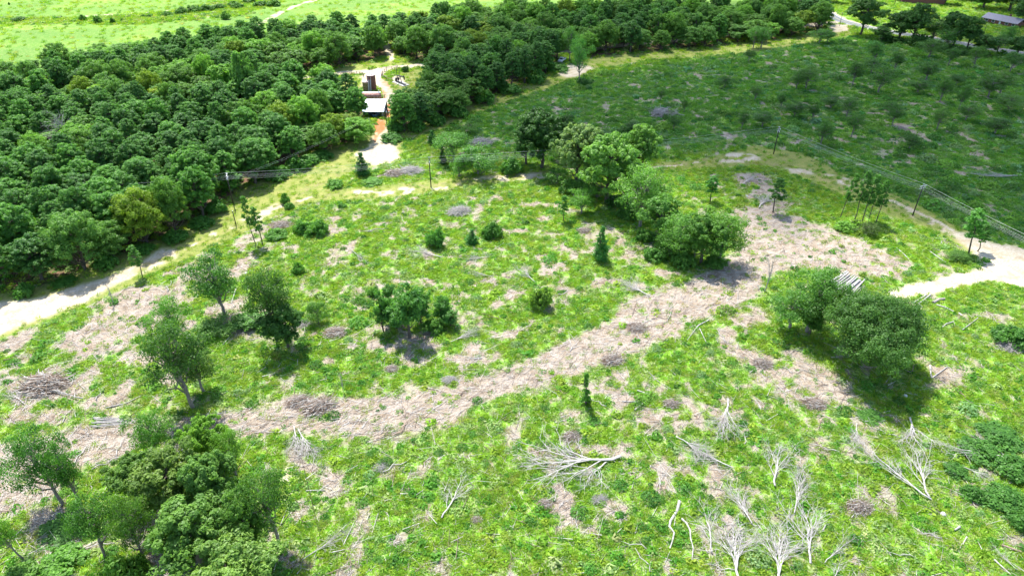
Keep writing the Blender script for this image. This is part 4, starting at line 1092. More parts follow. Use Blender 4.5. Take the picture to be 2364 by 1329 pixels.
# brush heaps
def heap_mesh(seed, n=420):
    def lay(rg, k):
        a = rg.uniform(0, 6.28, k); r = np.sqrt(rg.uniform(0, 1, k)); h = (1 - r ** 2) * rg.uniform(0, 1, k)
        P = np.stack([r * np.cos(a) * 1.6, r * np.sin(a) * 1.3, h * .8 + .1], 1)
        an = rg.normal(.4, .6, k); t = rg.normal(0, .35, k)
        return P, np.stack([np.cos(an) * np.cos(t), np.sin(an) * np.cos(t), np.sin(t)], 1), rg.uniform(.6, 2.0, k)
    return lay
HEAPS = [sticks('brush_heap', 420, heap_mesh(s), s + 50, .012, .04, ('deaddark', 'deaddark', 'slashwood')) for s in range(3)] + [sticks('brush_heap', 380, heap_mesh(s), s + 70, .012, .035, ('dead',)) for s in range(2)]
for i, (bx, by, wp, v, lab) in enumerate(((1060,490,60,3,'pinkish heap of twigs in the upper clearing'),(775,768,56,0,'brown heap of dead twigs beside the hazy bush'),(700,748,40,3,'grey twig heap at the foot of the vine-covered tree'),(690,925,60,0,'twig heap on the upper rim of the slash band'),(735,938,80,1,'long dark twig heap with logs on top'),(1985,1172,66,1,'brown heap of cut twigs in the lower right weeds'),(1415,835,60,0,'reddish-brown twig heap on the slash band'),(1470,760,50,2,'brown twig heap on the slash bend'),(950,395,60,3,'grey twig heap below the white pad'),(910,400,50,1,'dark twig heap below the white pad'),(2330,805,60,3,'grey twig heap by the right edge bush'),(1350,530,34,2,'reddish twig heap left of the lone cedar'),(1760,840,50,1,'brown twig heap left of the oak shadow'),(1040,880,40,3,'grey twig heap in the green above the slash band'),(905,850,34,0,'small brown heap above the slash band'),(100,890,110,1,'long dark brown heap at the left edge'),(1550,935,44,1,'brown twig heap below the slash junction'),(1385,1150,40,3,'pale twig heap below the largest fallen tree'),(1260,1160,40,0,'twig heap around a small bright bush'),(880,1080,40,3,'pink-grey twig heap below the slash band'),(1110,330,60,4,'violet-grey twig heap on the rim of the shaded field'),(1530,265,70,4,'violet twig heap in the shaded field'),(1100,1195,30,0,'low brown heap near the lone forked tree'),(1320,1010,50,1,'jumble of short logs above the largest fallen tree'),(1880,930,60,2,'tan heap between the weeds below the oak'),(650,520,50,2,'brown heap beside the mown track'))):
    x, y = ground(bx, by); s = width_from(wp, by) / 3.6
    o = obj('brush_heap', HEAPS[v], loc=(x, y, gz1(x, y)), rot=(0, 0, rnd.uniform(-.4, .4)), sc=(s, s, s * .8)); tag(o, lab, 'twig heap', 'heaps of dead twigs')

# ------------------------------------------------------------------ ground cover (stuff, instanced clumps)
def hidden_collection(name, meshes):
    c = bpy.data.collections.new(name)
    for i, me in enumerate(meshes):
        o = bpy.data.objects.new(f'{name}_clump', me); c.objects.link(o)
    return c
def weed_mesh(seed, n, rad, hgt, size, aspect=1.5):
    rng = np.random.RandomState(seed); a = rng.uniform(0, 6.28, n); r = rad * np.sqrt(rng.uniform(0, 1, n))
    z = hgt * (1 - (r / rad) ** 2 * .8) * rng.uniform(.25, 1.0, n)
    P = np.stack([r * np.cos(a), r * np.sin(a), z], 1)
    N = np.stack([np.cos(a) * r / rad * .8, np.sin(a) * r / rad * .8, np.ones(n)], 1) + rng.normal(size=(n, 3)) * .45
    return leaves('weed', P, N, size, M['cover'], rng, aspect=aspect)
def grass_mesh(seed, n=34, rad=.45, hgt=.45):
    rng = np.random.RandomState(seed); a = rng.uniform(0, 6.28, n); r = rad * np.sqrt(rng.uniform(0, 1, n))
    P0 = np.stack([r * np.cos(a), r * np.sin(a), np.zeros(n)], 1)
    D = np.stack([np.cos(a) * .5 + rng.normal(size=n) * .3, np.sin(a) * .5 + rng.normal(size=n) * .3, np.ones(n)], 1) * (hgt * rng.uniform(.5, 1.2, n))[:, None]
    s = np.stack([-np.sin(a), np.cos(a), np.zeros(n)], 1) * .035
    V = np.stack([P0 - s, P0 + s, P0 + D * .6 + s, P0 + D + np.array([0, 0, -.05])], 1).reshape(-1, 3)
    me = raw_mesh('grass', V, np.arange(n * 4).reshape(n, 4), M['cover'])
    at = me.attributes.new('tone', 'FLOAT', 'FACE'); at.data.foreach_set('value', rng.uniform(0, 1, n).astype(np.float32)); return me
def cover(name, coll, X, Y, sc, tint, idx, label, cat):
    n = len(X); me = bpy.data.meshes.new(name); me.vertices.add(n)
    me.vertices.foreach_set('co', np.stack([X, Y, gz(X, Y) - .03], 1).astype(np.float32).ravel())
    rg = np.random.RandomState(len(X))
    a = me.attributes.new('sc', 'FLOAT', 'POINT'); a.data.foreach_set('value', sc.astype(np.float32))
    a = me.attributes.new('rz', 'FLOAT', 'POINT'); a.data.foreach_set('value', rg.uniform(0, 6.28, n).astype(np.float32))
    a = me.attributes.new('idx', 'INT', 'POINT'); a.data.foreach_set('value', idx.astype(np.int32))
    a = me.attributes.new('tint', 'FLOAT_VECTOR', 'POINT'); a.data.foreach_set('vector', tint.astype(np.float32).ravel())
    me.materials.append(M['cover'])
    o = obj(name, me); tag(o, label, cat, kind='stuff')
    g = bpy.data.node_groups.new(name, 'GeometryNodeTree')
    g.interface.new_socket('Geometry', in_out='INPUT', socket_type='NodeSocketGeometry'); g.interface.new_socket('Geometry', in_out='OUTPUT', socket_type='NodeSocketGeometry')
    gi = g.nodes.new('NodeGroupInput'); go = g.nodes.new('NodeGroupOutput')
    ip = g.nodes.new('GeometryNodeInstanceOnPoints'); ci = g.nodes.new('GeometryNodeCollectionInfo')
    ci.inputs['Collection'].default_value = coll; ci.inputs['Separate Children'].default_value = True; ci.inputs['Reset Children'].default_value = True
    def na(nm, t):
        x = g.nodes.new('GeometryNodeInputNamedAttribute'); x.data_type = t; x.inputs['Name'].default_value = nm; return x.outputs['Attribute']
    cb = g.nodes.new('ShaderNodeCombineXYZ')
    g.links.new(na('rz', 'FLOAT'), cb.inputs[2])
    g.links.new(gi.outputs[0], ip.inputs['Points']); g.links.new(ci.outputs[0], ip.inputs['Instance'])
    ip.inputs['Pick Instance'].default_value = True
    g.links.new(na('idx', 'INT'), ip.inputs['Instance Index']); g.links.new(cb.outputs[0], ip.inputs['Rotation']); g.links.new(na('sc', 'FLOAT'), ip.inputs['Scale'])
    g.links.new(ip.outputs[0], go.inputs[0])
    md = o.modifiers.new('scatter', 'NODES'); md.node_group = g
    return o
def scatter(rg, dens_near, fn):
    """candidates uniform on the ground inside a margin round the view; fn(m, X, Y) -> probability"""
    Xs, Ys, Ss, Ms = [], [], [], []
    for (y0, y1, sc) in ((54, 120, 1.0), (120, 200, 1.12), (200, 300, 1.5), (300, 480, 2.1)):
        hw1 = .62 * y1 + 50; area = 2 * hw1 * (y1 - y0); n = int(area * dens_near / sc ** 2)
        X = rg.uniform(-hw1, hw1, n); Y = rg.uniform(y0, y1, n)
        k = np.abs(X) < .80 * (Y * cp + H * sp); X, Y = X[k], Y[k]
        m = masks(X, Y); p = fn(m, X, Y); k = rg.rand(len(X)) < p
        Xs.append(X[k]); Ys.append(Y[k]); Ss.append(np.full(k.sum(), sc))
        Ms.append({q: v[k] for q, v in m.items()})
    return np.concatenate(Xs), np.concatenate(Ys), np.concatenate(Ss), {q: np.concatenate([a[q] for a in Ms]) for q in Ms[0]}
def palette(rg, cols, wts, n, jit=.12):
    c = np.array(cols)[rg.choice(len(cols), n, p=np.array(wts) / sum(wts))]
    return c * rg.uniform(1 - jit, 1 + jit, (n, 1)) * rg.uniform(.93, 1.07, (n, 3))
def blend_tint(X, Y, rg):
    """patches of plant kinds: colour follows the plant kind, with cloud shade tinted into the far field"""
    n = len(X); a = fbm(X / 9, Y / 9, 3); b = fbm(X / 3.0 + 50, Y / 3.0, 3)
    lime = palette(rg, [(.275, .445, .035), (.35, .49, .05), (.21, .40, .03)], [3, 2, 2], n)
    leafy = palette(rg, [(.09, .27, .025), (.13, .34, .035), (.065, .20, .025)], [3, 3, 1], n)
    pale = palette(rg, [(.34, .47, .15), (.26, .41, .13), (.42, .50, .20)], [2, 2, 1], n)
    olive = palette(rg, [(.25, .38, .03), (.21, .33, .03)], [1, 1], n)
    t = lime.copy()
    k = b > .53; t[k] = leafy[k]
    k = (a > .56) & (rg.rand(n) < .6); t[k] = pale[k]
    k = (a < .40) & (rg.rand(n) < .5); t[k] = olive[k]
    far = sstep(-6, 6, sdist(X, Y, W_FARFIELD))[:, None]; t = t * (1 - far) + (t * np.array([.55, .80, 1.0]) + np.array([0, 0, .018])) * far  # far field plants tinted darker and cooler: cloud shade put into their colour
    k = rg.rand(n) < .10; t[k] = leafy[k]
    k = rg.rand(n) < .13; t[k] = pale[k]
    return t
rg = np.random.RandomState(77)
wc = hidden_collection('weed', [weed_mesh(400 + i, 46, .66, .30, .17) for i in range(4)] + [weed_mesh(410 + i, 30, .5, .45, .22, 1.9) for i in range(2)])
X, Y, S, m = scatter(rg, 1.5, lambda m, X, Y: (1 - m['sand']) * (1 - .93 * m['slash']) * (1 - m['mown']) * (1 - m['tarmac']) * (1 - .6 * m['forest']) * (1 - m['meadow']) * (.45 + .55 * sstep(.35, .55, fbm(X / 2, Y / 2, 3))))
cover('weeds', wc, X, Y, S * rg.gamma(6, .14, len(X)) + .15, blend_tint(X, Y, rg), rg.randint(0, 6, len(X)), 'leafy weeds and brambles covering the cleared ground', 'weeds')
gc = hidden_collection('grass', [grass_mesh(420 + i) for i in range(5)])
X, Y, S, m = scatter(rg, 1.7, lambda m, X, Y: (1 - m['sand']) * (1 - .9 * m['slash']) * (1 - .8 * m['mown']) * (1 - m['tarmac']) * (1 - .9 * m['forest']) * (1 - .9 * m['meadow']))
far_shade = sstep(-6, 6, sdist(X, Y, W_FARFIELD))[:, None]  # far field grass is dimmed and cooled too, cloud shade in its tint
cover('grass', gc, X, Y, S * rg.uniform(.7, 1.3, len(X)), (1 - far_shade * np.array([.4, .18, -.2])) * palette(rg, [(.26, .43, .03), (.34, .47, .05), (.44, .45, .16), (.16, .34, .03)], [3, 3, 1, 2], len(X)), rg.randint(0, 5, len(X)), 'tufts of bright grass among the weeds', 'grass')
sc_ = hidden_collection('shrub', [weed_mesh(430 + i, 200, 1.0, .8, .18) for i in range(4)])
X, Y, S, m = scatter(rg, .16, lambda m, X, Y: (.26 + .74 * sstep(-6, 6, sdist(X, Y, W_FARFIELD)) * sstep(.42, .58, fbm(X / 13, Y / 13, 3))) * (1 - m['sand']) * (1 - .85 * m['slash']) * (1 - m['mown']) * (1 - m['tarmac']) * (1 - m['meadow']) * (.3 + .7 * sstep(.45, .6, fbm(X / 7 + 4, Y / 7, 3))))
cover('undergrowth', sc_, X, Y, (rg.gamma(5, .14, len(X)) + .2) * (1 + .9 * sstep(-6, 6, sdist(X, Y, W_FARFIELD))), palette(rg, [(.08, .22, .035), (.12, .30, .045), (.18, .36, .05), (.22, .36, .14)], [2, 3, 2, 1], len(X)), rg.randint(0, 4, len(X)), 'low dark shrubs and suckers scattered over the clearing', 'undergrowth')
print('cover', len(X))

# ------------------------------------------------------------------ power line
POLES = [('a', (300, 505), 415), ('b', (539, 471), 400), ('c', (995, 430), 362), ('d', (1786, 354), 292), ('e', (2107, 497), 425), ('f', (2560, 745), 640)]
PW = []
for k, (nm, base, top) in enumerate(POLES):
    x, y = ground(*base); PW.append((x, y, 9.6 if k in (0, 5) else height_from(base[1], top)))
def pdir(i):
    a = PW[max(i - 1, 0)]; b = PW[min(i + 1, len(PW) - 1)]; d = Vector((b[0] - a[0], b[1] - a[1], 0)).normalized(); return d
PLAB = ['wood power pole hidden in the left wood', 'dark leaning-looking power pole with white fittings at the left wood edge', 'slim wood power pole standing in the sunny strip beside the track', 'crossarmed power pole with white insulators in the shaded field', 'dark wood power pole beside the rutted track on the right', 'wood power pole beyond the right edge']
ARMS = {0: 1, 1: 2, 2: 0, 3: 2, 4: 1, 5: 1}
OFF = [(-.9, -1.1), (-.3, -1.1), (.4, -1.1), (.95, -1.1), (0.1, -1.9)]
for i, (x, y, h) in enumerate(PW):
    root = bpy.data.objects.new('power_pole', None); COL.objects.link(root); z0 = gz1(x, y) - .1
    d = pdir(i); side = Vector((-d.y, d.x, 0)); rz = math.atan2(side.y, side.x)
    root.location = (x, y, z0)
    obj('pole', MB().tube([(0, 0, 0), (0, 0, h)], [.17, .12], 10).mesh('pole', M['pole'], smooth=True), root)
    for a in range(ARMS[i]):
        obj('crossarm', MB().box((0, 0, 0), (2.4, .13, .14), 0).mesh('crossarm', M['galv']), root, (d.x * .12, d.y * .12, h - .25 - a * .95), (0, 0, rz))
    if ARMS[i] == 0: obj('bracket', MB().box((0, 0, 0), (1.9, .08, .1), 0).mesh('bracket', M['galv']), root, (0, 0, h - 1.15), (0, 0, rz))
    ins = MB().tube([(0, 0, 0), (0, 0, .12), (0, 0, .14), (0, 0, .3)], [.05, .1, .06, .09], 7).mesh('insulator', M['porc'], smooth=True)
    obj('insulator', ins, root, (0, 0, h))
    for o_, dz in OFF[:4]: obj('insulator', ins, root, (side.x * o_, side.y * o_, h + dz))
    if i in (1, 3):
        cb = MB().tube([(0, 0, -.35), (0, 0, .35)], [.22, .22], 10).mesh('transformer', M['galv'], smooth=True)
        obj('transformer', cb, root, (side.x * .35, side.y * .35, h - 1.6))
    tag(root, PLAB[i], 'power pole', 'poles of the power line')
WOFF = [(0, .25)] + [(a, b + .25) for a, b in OFF]
WL = ['topmost wire of the power line', 'first lower wire of the power line, on the camera-side arm end', 'second lower wire of the power line', 'third lower wire of the power line', 'fourth lower wire of the power line, on the far arm end', 'lowest cable of the power line, under the arms']
for k, (o_, dz) in enumerate(WOFF):
    b = MB(); pts = []
    for i in range(len(PW) - 1):
        A, B = PW[i], PW[i + 1]; sa = Vector((-pdir(i).y, pdir(i).x, 0)); sb = Vector((-pdir(i + 1).y, pdir(i + 1).x, 0))
        pa = Vector((A[0], A[1], gz1(A[0], A[1]) + A[2] + dz)) + sa * o_; pb = Vector((B[0], B[1], gz1(B[0], B[1]) + B[2] + dz)) + sb * o_
        L = (pb - pa).length; sag = min(L * .011, 1.3)
        for j in range(20 + (i == len(PW) - 2)):
            t = j / 20; p = pa.lerp(pb, t); p.z -= sag * 4 * t * (1 - t); pts.append(p)
    r = .020 if k == 0 else .011
    b.tube(pts, [r] * len(pts), 4); tag(obj('power_line_wire', b.mesh('wire', M['wire'])), WL[k], 'wire', 'wires of the power line')
def plain_pole(base, top, label, r=.13, name='utility_pole', mat='pole', cat='pole', arm=False):
    x, y = ground(*base); h = height_from(base[1], top); root = bpy.data.objects.new(name, None); COL.objects.link(root)
    root.location = (x, y, gz1(x, y) - .1)
    obj('pole', MB().tube([(0, 0, 0), (0, 0, h)], [r, r * .75], 8).mesh('pole', M[mat], smooth=True), root)
    obj('cap', MB().tube([(0, 0, h), (0, 0, h + .06)], [r * .85, r * .8], 8).mesh('cap', M['galv']), root)
    if arm:
        obj('crossarm', MB().box((0, 0, h - .5), (1.8, .1, .12)).mesh('crossarm', M['pole']), root)
        obj('transformer', MB().tube([(.35, -.1, h - 1.5), (.35, -.1, h - .8)], [.2, .2], 9).mesh('transformer', M['galv'], smooth=True), root)
    tag(root, label, cat); return (x, y, h)
q = plain_pole((857, 322), 270, 'thin grey pole left of the sandy drive below the shed', .09, mat='greybark')
plain_pole((893, 290), 250, 'first tall dark pole with fittings right of the white-roofed shed', .12, arm=True)
plain_pole((899, 289), 251, 'second tall dark pole right of the white-roofed shed', .12, arm=True)
plain_pole((917, 181), 152, 'tallest thin dark mast beside the pump jack', .12)
plain_pole((923, 181), 162, 'shorter dark post right of the tall mast by the pump jack', .12)
plain_pole((1938, 60), 28, 'utility pole at the mouth of the tarmac road', .13)
plain_pole((2064, 14), -8, 'utility pole beyond the tarmac road', .13)
plain_pole((2268, 86), 55, 'dark utility pole in front of the brick house', .13)
plain_pole((2350, 78), 46, 'pole at the far end of the brick house yard', .12)
plain_pole((545, 520), 487, 'short leaning post standing alone on the mown strip', .14, name='marker_post', cat='post')
plain_pole((728, 1190), 1050, 'thin dark bare sapling stem standing in the weeds near the grove', .05, mat='deaddark', name='bare_sapling', cat='dead tree')
plain_pole((178, 118), 102, 'thin bare pole at the meadow edge of the wood', .08)
for bx, by, l in ((1843, 345, 'yellow survey stake right of the crossarmed pole'), (2085, 342, 'yellow survey stake in the shaded field'), (2061, 335, 'pale survey stake left of the far yellow stake'), (507, 480, 'first pale guy stake by the dark pole at the wood edge'), (513, 479, 'second pale guy stake by the dark pole at the wood edge'), (765, 343, 'white marker post at the shaded wood corner')):
    x, y = ground(bx, by); tag(obj('marker_stake', MB().box((0, 0, .6), (.12, .12, 1.3)).mesh('marker_stake', M['stake']), loc=(x, y, gz1(x, y))), l, 'stake')
# two service wires from the dark pole to the grey pole
for k in range(2):
    A, B = PW[1], q; pa = Vector((A[0], A[1], A[2] - 1.7 - k * .4)); pb = Vector((B[0], B[1], B[2] - .1 - k * .5)); pts = []
    for j in range(21):
        t = j / 20; p = pa.lerp(pb, t); p.z -= 1.2 * 4 * t * (1 - t); pts.append(p)
    tag(obj('service_wire', MB().tube(pts, [.009] * 21, 4).mesh('wire', M['wire'])), ['upper', 'lower'][k] + ' service wire running from the dark pole past the wood', 'wire', 'service wires to the grey pole')

# ------------------------------------------------------------------ tank battery
def thing(name, x, y, label, cat, rz=0, group=None):
    r = bpy.data.objects.new(name, None); COL.objects.link(r); r.location = (x, y, gz1(x, y)); r.rotation_euler = (0, 0, rz); tag(r, label, cat, group); return r
def cyl(b, c, r, h, n=28, mi=0): return b.tube([(c[0], c[1], c[2]), (c[0], c[1], c[2] + h)], [r, r], n, mi)
def tank(base, top, wpx, body, roof, label):
    x, y = ground(*base); h = height_from(base[1], top); r = width_from(wpx, base[1], h) / 2; y += r
    t = thing('storage_tank', x, y, label, 'tank', group='oilfield storage tanks')
    obj('shell', cyl(MB(), (0, 0, 0), r, h).mesh('shell', M[body], smooth=False), t)
    obj('roof', MB().tube([(0, 0, h + .003), (0, 0, h + .12), (0, 0, h + .35)], [r + .06, r + .06, .15], 28).mesh('roof', M[roof], smooth=False), t)
    for k in range(1, 4): obj('hoop', MB().tube([(0, 0, h * k / 4), (0, 0, h * k / 4 + .09)], [r + .035, r + .035], 28).mesh('hoop', M[body]), t)
    obj('hatch', cyl(MB(), (r * .3, -r * .3, h + .2), .3, .3, 12).mesh('hatch', M['galv']), t)
    obj('vent_pipe', cyl(MB(), (-r * .3, r * .2, h + .2), .07, .8, 8).mesh('vent_pipe', M['galv']), t)
    return x, y, h, r
TA = tank((858, 212), 177, 20, 'rust', 'palerust', 'tall dark rust-brown storage tank behind the heater vessel')
TB = tank((845, 214), 192, 15, 'rustyellow', 'palerust', 'shorter yellowish stained tank with a pale top beside the tall tank')
# stairway between the tanks
sx, sy = ground(857, 213)
st = thing('tank_stairway', sx - .2, sy - 1.0, 'pale steel stairway climbing the front of the tall tank', 'stairway')
for s in (-.5, .5): obj('rail', MB().tube([(s, -.6, 0), (s, 1.2, 4.9)], [.07, .07], 6).mesh('rail', M['whitemetal']), st)
for s in (-.5, .5): obj('rail', MB().tube([(s, -.6, 1), (s, 1.2, 5.8)], [.05, .05], 6).mesh('rail', M['whitemetal']), st)
for k in range(12): obj('tread', MB().box((0, -.6 + 1.8 * k / 12, .2 + 4.7 * k / 12), (1.0, .25, .06)).mesh('tread', M['whitemetal']), st)
# horizontal heater vessel
vx, vy = ground(857, 236)
v = thing('heater_vessel', vx, vy + 1.2, 'long horizontal faded red vessel between the tanks and the shed', 'vessel')
nseg = 20
obj('shell', MB().tube([(-3.9, 0, 1.75), (-3.7, 0, 1.75), (-3.3, 0, 1.75), (3.3, 0, 1.75), (3.7, 0, 1.75), (3.9, 0, 1.75)], [.5, 1.1, 1.35, 1.35, 1.1, .5], 24).mesh('shell', M['vessel'], smooth=True), v)
for s in (-2.4, 2.4): obj('saddle', MB().box((s, 0, .35), (.4, 2.0, .9)).mesh('saddle', M['concrete']), v)
obj('walkway', MB().box((0, .3, 3.2), (7.4, 1.2, .1)).mesh('walkway', M['whitemetal']), v)
obj('stack_pipe', cyl(MB(), (3.1, .2, 3.0), .16, 1.2, 10).mesh('stack_pipe', M['galv']), v)
for s in range(3): obj('weld_band', MB().tube([(-2 + s * 2, 0, 1.75), (-1.9 + s * 2, 0, 1.75)], [1.38, 1.38], 24).mesh('weld_band', M['vessel']), v)
# shed
hx, hy = ground(864, 270)
sh = thing('open_shed', hx, hy, 'open-fronted shed with a white metal roof at the head of the sandy drive', 'shed')
def panel(b, x0, x1, y0, z0, y1, z1, th=.08): return b.slab([(x0, y0, z0), (x1, y0, z0), (x1, y1, z1), (x0, y1, z1)], th)
for k in range(9):
    x0 = -3.9 + k * .87
    obj('roof_panel', panel(MB(), x0, x0 + .86, .5, 3.05, 7.2, 4.3 + (k % 2) * .01).mesh('roof_panel', M['whitemetal']), sh)
    obj('awning_panel', panel(MB(), x0, x0 + .86, -1.1, 2.25, .45, 2.98 + (k % 2) * .01).mesh('awning_panel', M['bluemetal']), sh)
for px_ in (-3.7, -1.3, 1.3, 3.7):
    obj('post', MB().box((px_, -.9, 1.1), (.14, .14, 2.2)).mesh('post', M['darkmetal']), sh)
    obj('post', MB().box((px_, 6.9, 2.05), (.14, .14, 4.1)).mesh('post', M['darkmetal']), sh)
obj('back_wall', MB().box((0, 7.05, 2.0), (7.6, .08, 4.0)).mesh('back_wall', M['bluemetal']), sh)
obj('side_wall', MB().box((-3.86, 3.6, 1.5), (.08, 6.6, 3.0)).mesh('side_wall', M['bluemetal']), sh)
eng = thing('pump_engine', hx - .4, hy + 1.2, 'dark blue machinery standing in the shade under the shed awning', 'engine')
obj('skid', MB().box((0, 0, .2), (4.6, 1.8, .3)).mesh('skid', M['darkmetal']), eng)
obj('engine_block', MB().box((-.9, 0, 1.0), (2.0, 1.2, 1.3)).mesh('engine_block', M['bluedark']), eng)
obj('flywheel', MB().tube([(.4, 0, 1.0), (.6, 0, 1.0)], [.75, .75], 18).mesh('flywheel', M['darkmetal']), eng)
obj('pump_body', MB().tube([(.9, 0, .9), (2.1, 0, .9)], [.45, .45], 14).mesh('pump_body', M['blue'], smooth=True), eng)
for k, dx in enumerate((-.2, .5, 1.1)):
    x, y = hx + dx, hy - .35
    d_ = thing('drum', x, y, ['first', 'second', 'third'][k] + ' pale blue drum at the front of the shed', 'drum', group='drums at the shed')
    obj('body', cyl(MB(), (0, 0, 0), .29, .88, 16).mesh('body', M['blue'], smooth=True), d_); obj('lid', cyl(MB(), (0, 0, .883), .3, .04, 16).mesh('lid', M['whitemetal']), d_)
bx_, by_ = ground(884, 272)
pb = thing('control_box_canopy', bx_, by_ + 1, 'small white canopy box on legs at the corner of the shed', 'canopy')
obj('roof', MB().box((0, 0, 2.5), (1.5, 1.5, .12)).mesh('roof', M['whitemetal']), pb)
for a_ in (-.6, .6):
    for b_ in (-.6, .6): obj('leg', MB().box((a_, b_, 1.22), (.09, .09, 2.44)).mesh('leg', M['darkmetal']), pb)
obj('cabinet', MB().box((0, 0, 1.1), (.9, .6, 1.3)).mesh('cabinet', M['galv']), pb)
# pipework beside the shed
for k in range(4):
    x, y = ground(880 + k * 3, 250 - k * 5); p = thing('valve_stand', x, y, ['first', 'second', 'third', 'fourth'][k] + ' thin upright valve pipe beside the shed, counted from the drive', 'pipe', group='valve pipes beside the shed')
    obj('riser', cyl(MB(), (0, 0, 0), .07, 2.6, 8).mesh('riser', M['darkmetal']), p); obj('elbow', MB().tube([(0, 0, 2.6), (.6, 0, 2.6), (.7, 0, 2.3)], [.06, .06, .06], 7).mesh('elbow', M['darkmetal']), p)
# pump jack
jx, jy = ground(925, 194)
pj = thing('pump_jack', jx, jy, 'dark oil pump jack on a pale concrete pad inside the little yard', 'pump jack', math.radians(-50))
obj('pad', MB().box((0, 0, .1), (8.5, 3.4, .25)).mesh('pad', M['concrete']), pj)
obj('skid', MB().box((0, 0, .36), (7.2, 1.0, .25)).mesh('skid', M['darkmetal']), pj)
for s, t_ in ((-.45, -.8), (-.45, .8), (.6, 0)): obj('samson_leg', MB().tube([(s, t_, .4), (.1, 0, 3.0)], [.11, .09], 6).mesh('samson_leg', M['darkmetal']), pj)
obj('walking_beam', MB().tube([(-2.6, 0, 2.7), (2.8, 0, 3.4)], [.24, .24], 4).mesh('walking_beam', M['darkmetal']), pj)
obj('horse_head', MB().slab([(2.8, -.18, 3.9), (3.35, -.18, 3.4), (3.35, .18, 3.4), (2.8, .18, 3.9)], 1.2).mesh('horse_head', M['darkmetal']), pj)
for s in (-.5, .5): obj('counterweight', MB().tube([(-2.5, s, 1.3), (-2.5, s + .22, 1.3)], [.7, .7], 14).mesh('counterweight', M['darkmetal']), pj)
obj('motor', MB().box((-3.3, 0, .9), (.8, .7, .8)).mesh('motor', M['bluedark']), pj)
for s in (-.4, .4): obj('pitman_arm', MB().tube([(-2.5, s, 1.3), (-2.5, s, 2.75)], [.06, .06], 6).mesh('pitman_arm', M['darkmetal']), pj)
# fences
def fence(pts_px, label, hgt=1.3, gap=2.2, rails=3):
    W_ = [Vector((*ground(*p), 0)) for p in pts_px]; ps = []
    for i in range(len(W_) - 1):
        k = max(1, round((W_[i + 1] - W_[i]).length / gap)); ps += [W_[i].lerp(W_[i + 1], t / k) for t in range(k)]
    ps.append(W_[-1]); o0 = ps[0]; f = thing('wooden_fence', o0.x, o0.y, label, 'fence', group='yard fences'); zb = gz1(o0.x, o0.y)
    pm = MB().box((0, 0, hgt / 2), (.16, .16, hgt)).mesh('post', M['fence'])
    for p in ps: obj('post', pm, f, (p.x - o0.x, p.y - o0.y, gz1(p.x, p.y) - zb))
    for i in range(len(ps) - 1):
        a = ps[i] - o0; b = ps[i + 1] - o0
        for r in range(rails):
            z = hgt * (.3 + .6 * r / max(1, rails - 1)); za = gz1(ps[i].x, ps[i].y) - zb + z; zb2 = gz1(ps[i + 1].x, ps[i + 1].y) - zb + z
            obj('rail', MB().tube([(a.x, a.y - .1, za), (b.x, b.y - .1, zb2)], [.06, .06], 4).mesh('rail', M['fence']), f)
fence([(762, 180), (800, 175), (824, 172), (838, 175), (840, 180)], 'dark rail fence between the gravel road and the tanks')
fence([(881, 180), (883, 170), (892, 163), (905, 160), (918, 158)], 'curved post fence round the near side of the pump jack yard')
fence([(883, 178), (893, 186), (906, 188)], 'thin grey fence on the tank side of the pump jack yard', 1.2)
fence([(880, 94), (890, 93), (900, 94)], 'pale gate-like fence in the gap of the upper wood', 1.4)

# ------------------------------------------------------------------ house
a = Vector((*ground(2266, 50), 0)); c = Vector((*ground(2344, 66), 0)); dd = c - a; Lh = dd.length; ang = math.atan2(dd.y, dd.x)
ho = thing('brick_house', a.x, a.y, 'low red brick house with a long grey gabled roof beyond the tarmac road', 'house', ang)
wh = 2.7; Wd = 8.5; rh = 1.9
obj('wall', MB().box((Lh / 2, Wd / 2, wh / 2), (Lh - .8, Wd - .8, wh)).mesh('wall', M['brick']), ho)
nrow = 12
for side in (0, 1):
    for k in range(3):
        x0 = -.6 + (Lh + 1.2) / 3 * k; x1 = x0 + (Lh + 1.2) / 3 - .01
        y0, y1 = (-.6, Wd / 2) if side == 0 else (Wd + .6, Wd / 2)
        z0, z1 = wh - .25, wh + rh
        pts = [(x0, y0, z0), (x1, y0, z0), (x1, y1, z1), (x0, y1, z1)]
        if side: pts = pts[::-1]
        obj('roof', MB().slab(pts, .14).mesh('roof', M['shingle']), ho)
for xx in (-.02, Lh + .02):
    obj('gable', MB().slab([(xx - .1, .2, wh), (xx + .1, .2, wh), (xx + .1, Wd / 2, wh + rh - .2), (xx - .1, Wd / 2, wh + rh - .2)], .12).mesh('gable', M['bluemetal']), ho)
for k in range(5):
    x = 2.2 + k * (Lh - 4) / 4
    if k == 2:
        dr = obj('door', MB().box((x, .37, 1.05), (1.0, .08, 2.1)).mesh('door', M['whitemetal']), ho)
        obj('handle', MB().box((x + .35, .31, 1.05), (.08, .05, .1)).mesh('handle', M['darkmetal']), dr)
    else:
        wn = obj('window', MB().box((x, .37, 1.5), (1.7, .08, 1.3)).mesh('window', M['whitemetal']), ho)
        obj('pane', MB().box((x, .32, 1.5), (1.4, .03, 1.05)).mesh('pane', M['glass']), wn)
obj('chimney', MB().box((Lh * .6, Wd * .6, wh + rh + .2), (.8, .8, 1.4)).mesh('chimney', M['brick']), ho)
# low dark-roofed building at the top edge
a = Vector((*ground(2130, 10), 0)); bd = thing('low_outbuilding', a.x, a.y, 'dark violet-grey roofed outbuilding at the top edge right of the road', 'outbuilding', math.radians(-16))
obj('wall', MB().box((0, 4, 1.3), (24, 7, 2.6)).mesh('wall', M['brick']), bd)
obj('roof', MB().slab([(-12.5, 0, 2.8), (12.5, 0, 2.8), (12.5, 8, 3.9), (-12.5, 8, 3.9)], .15).mesh('roof', M['shingle']), bd)

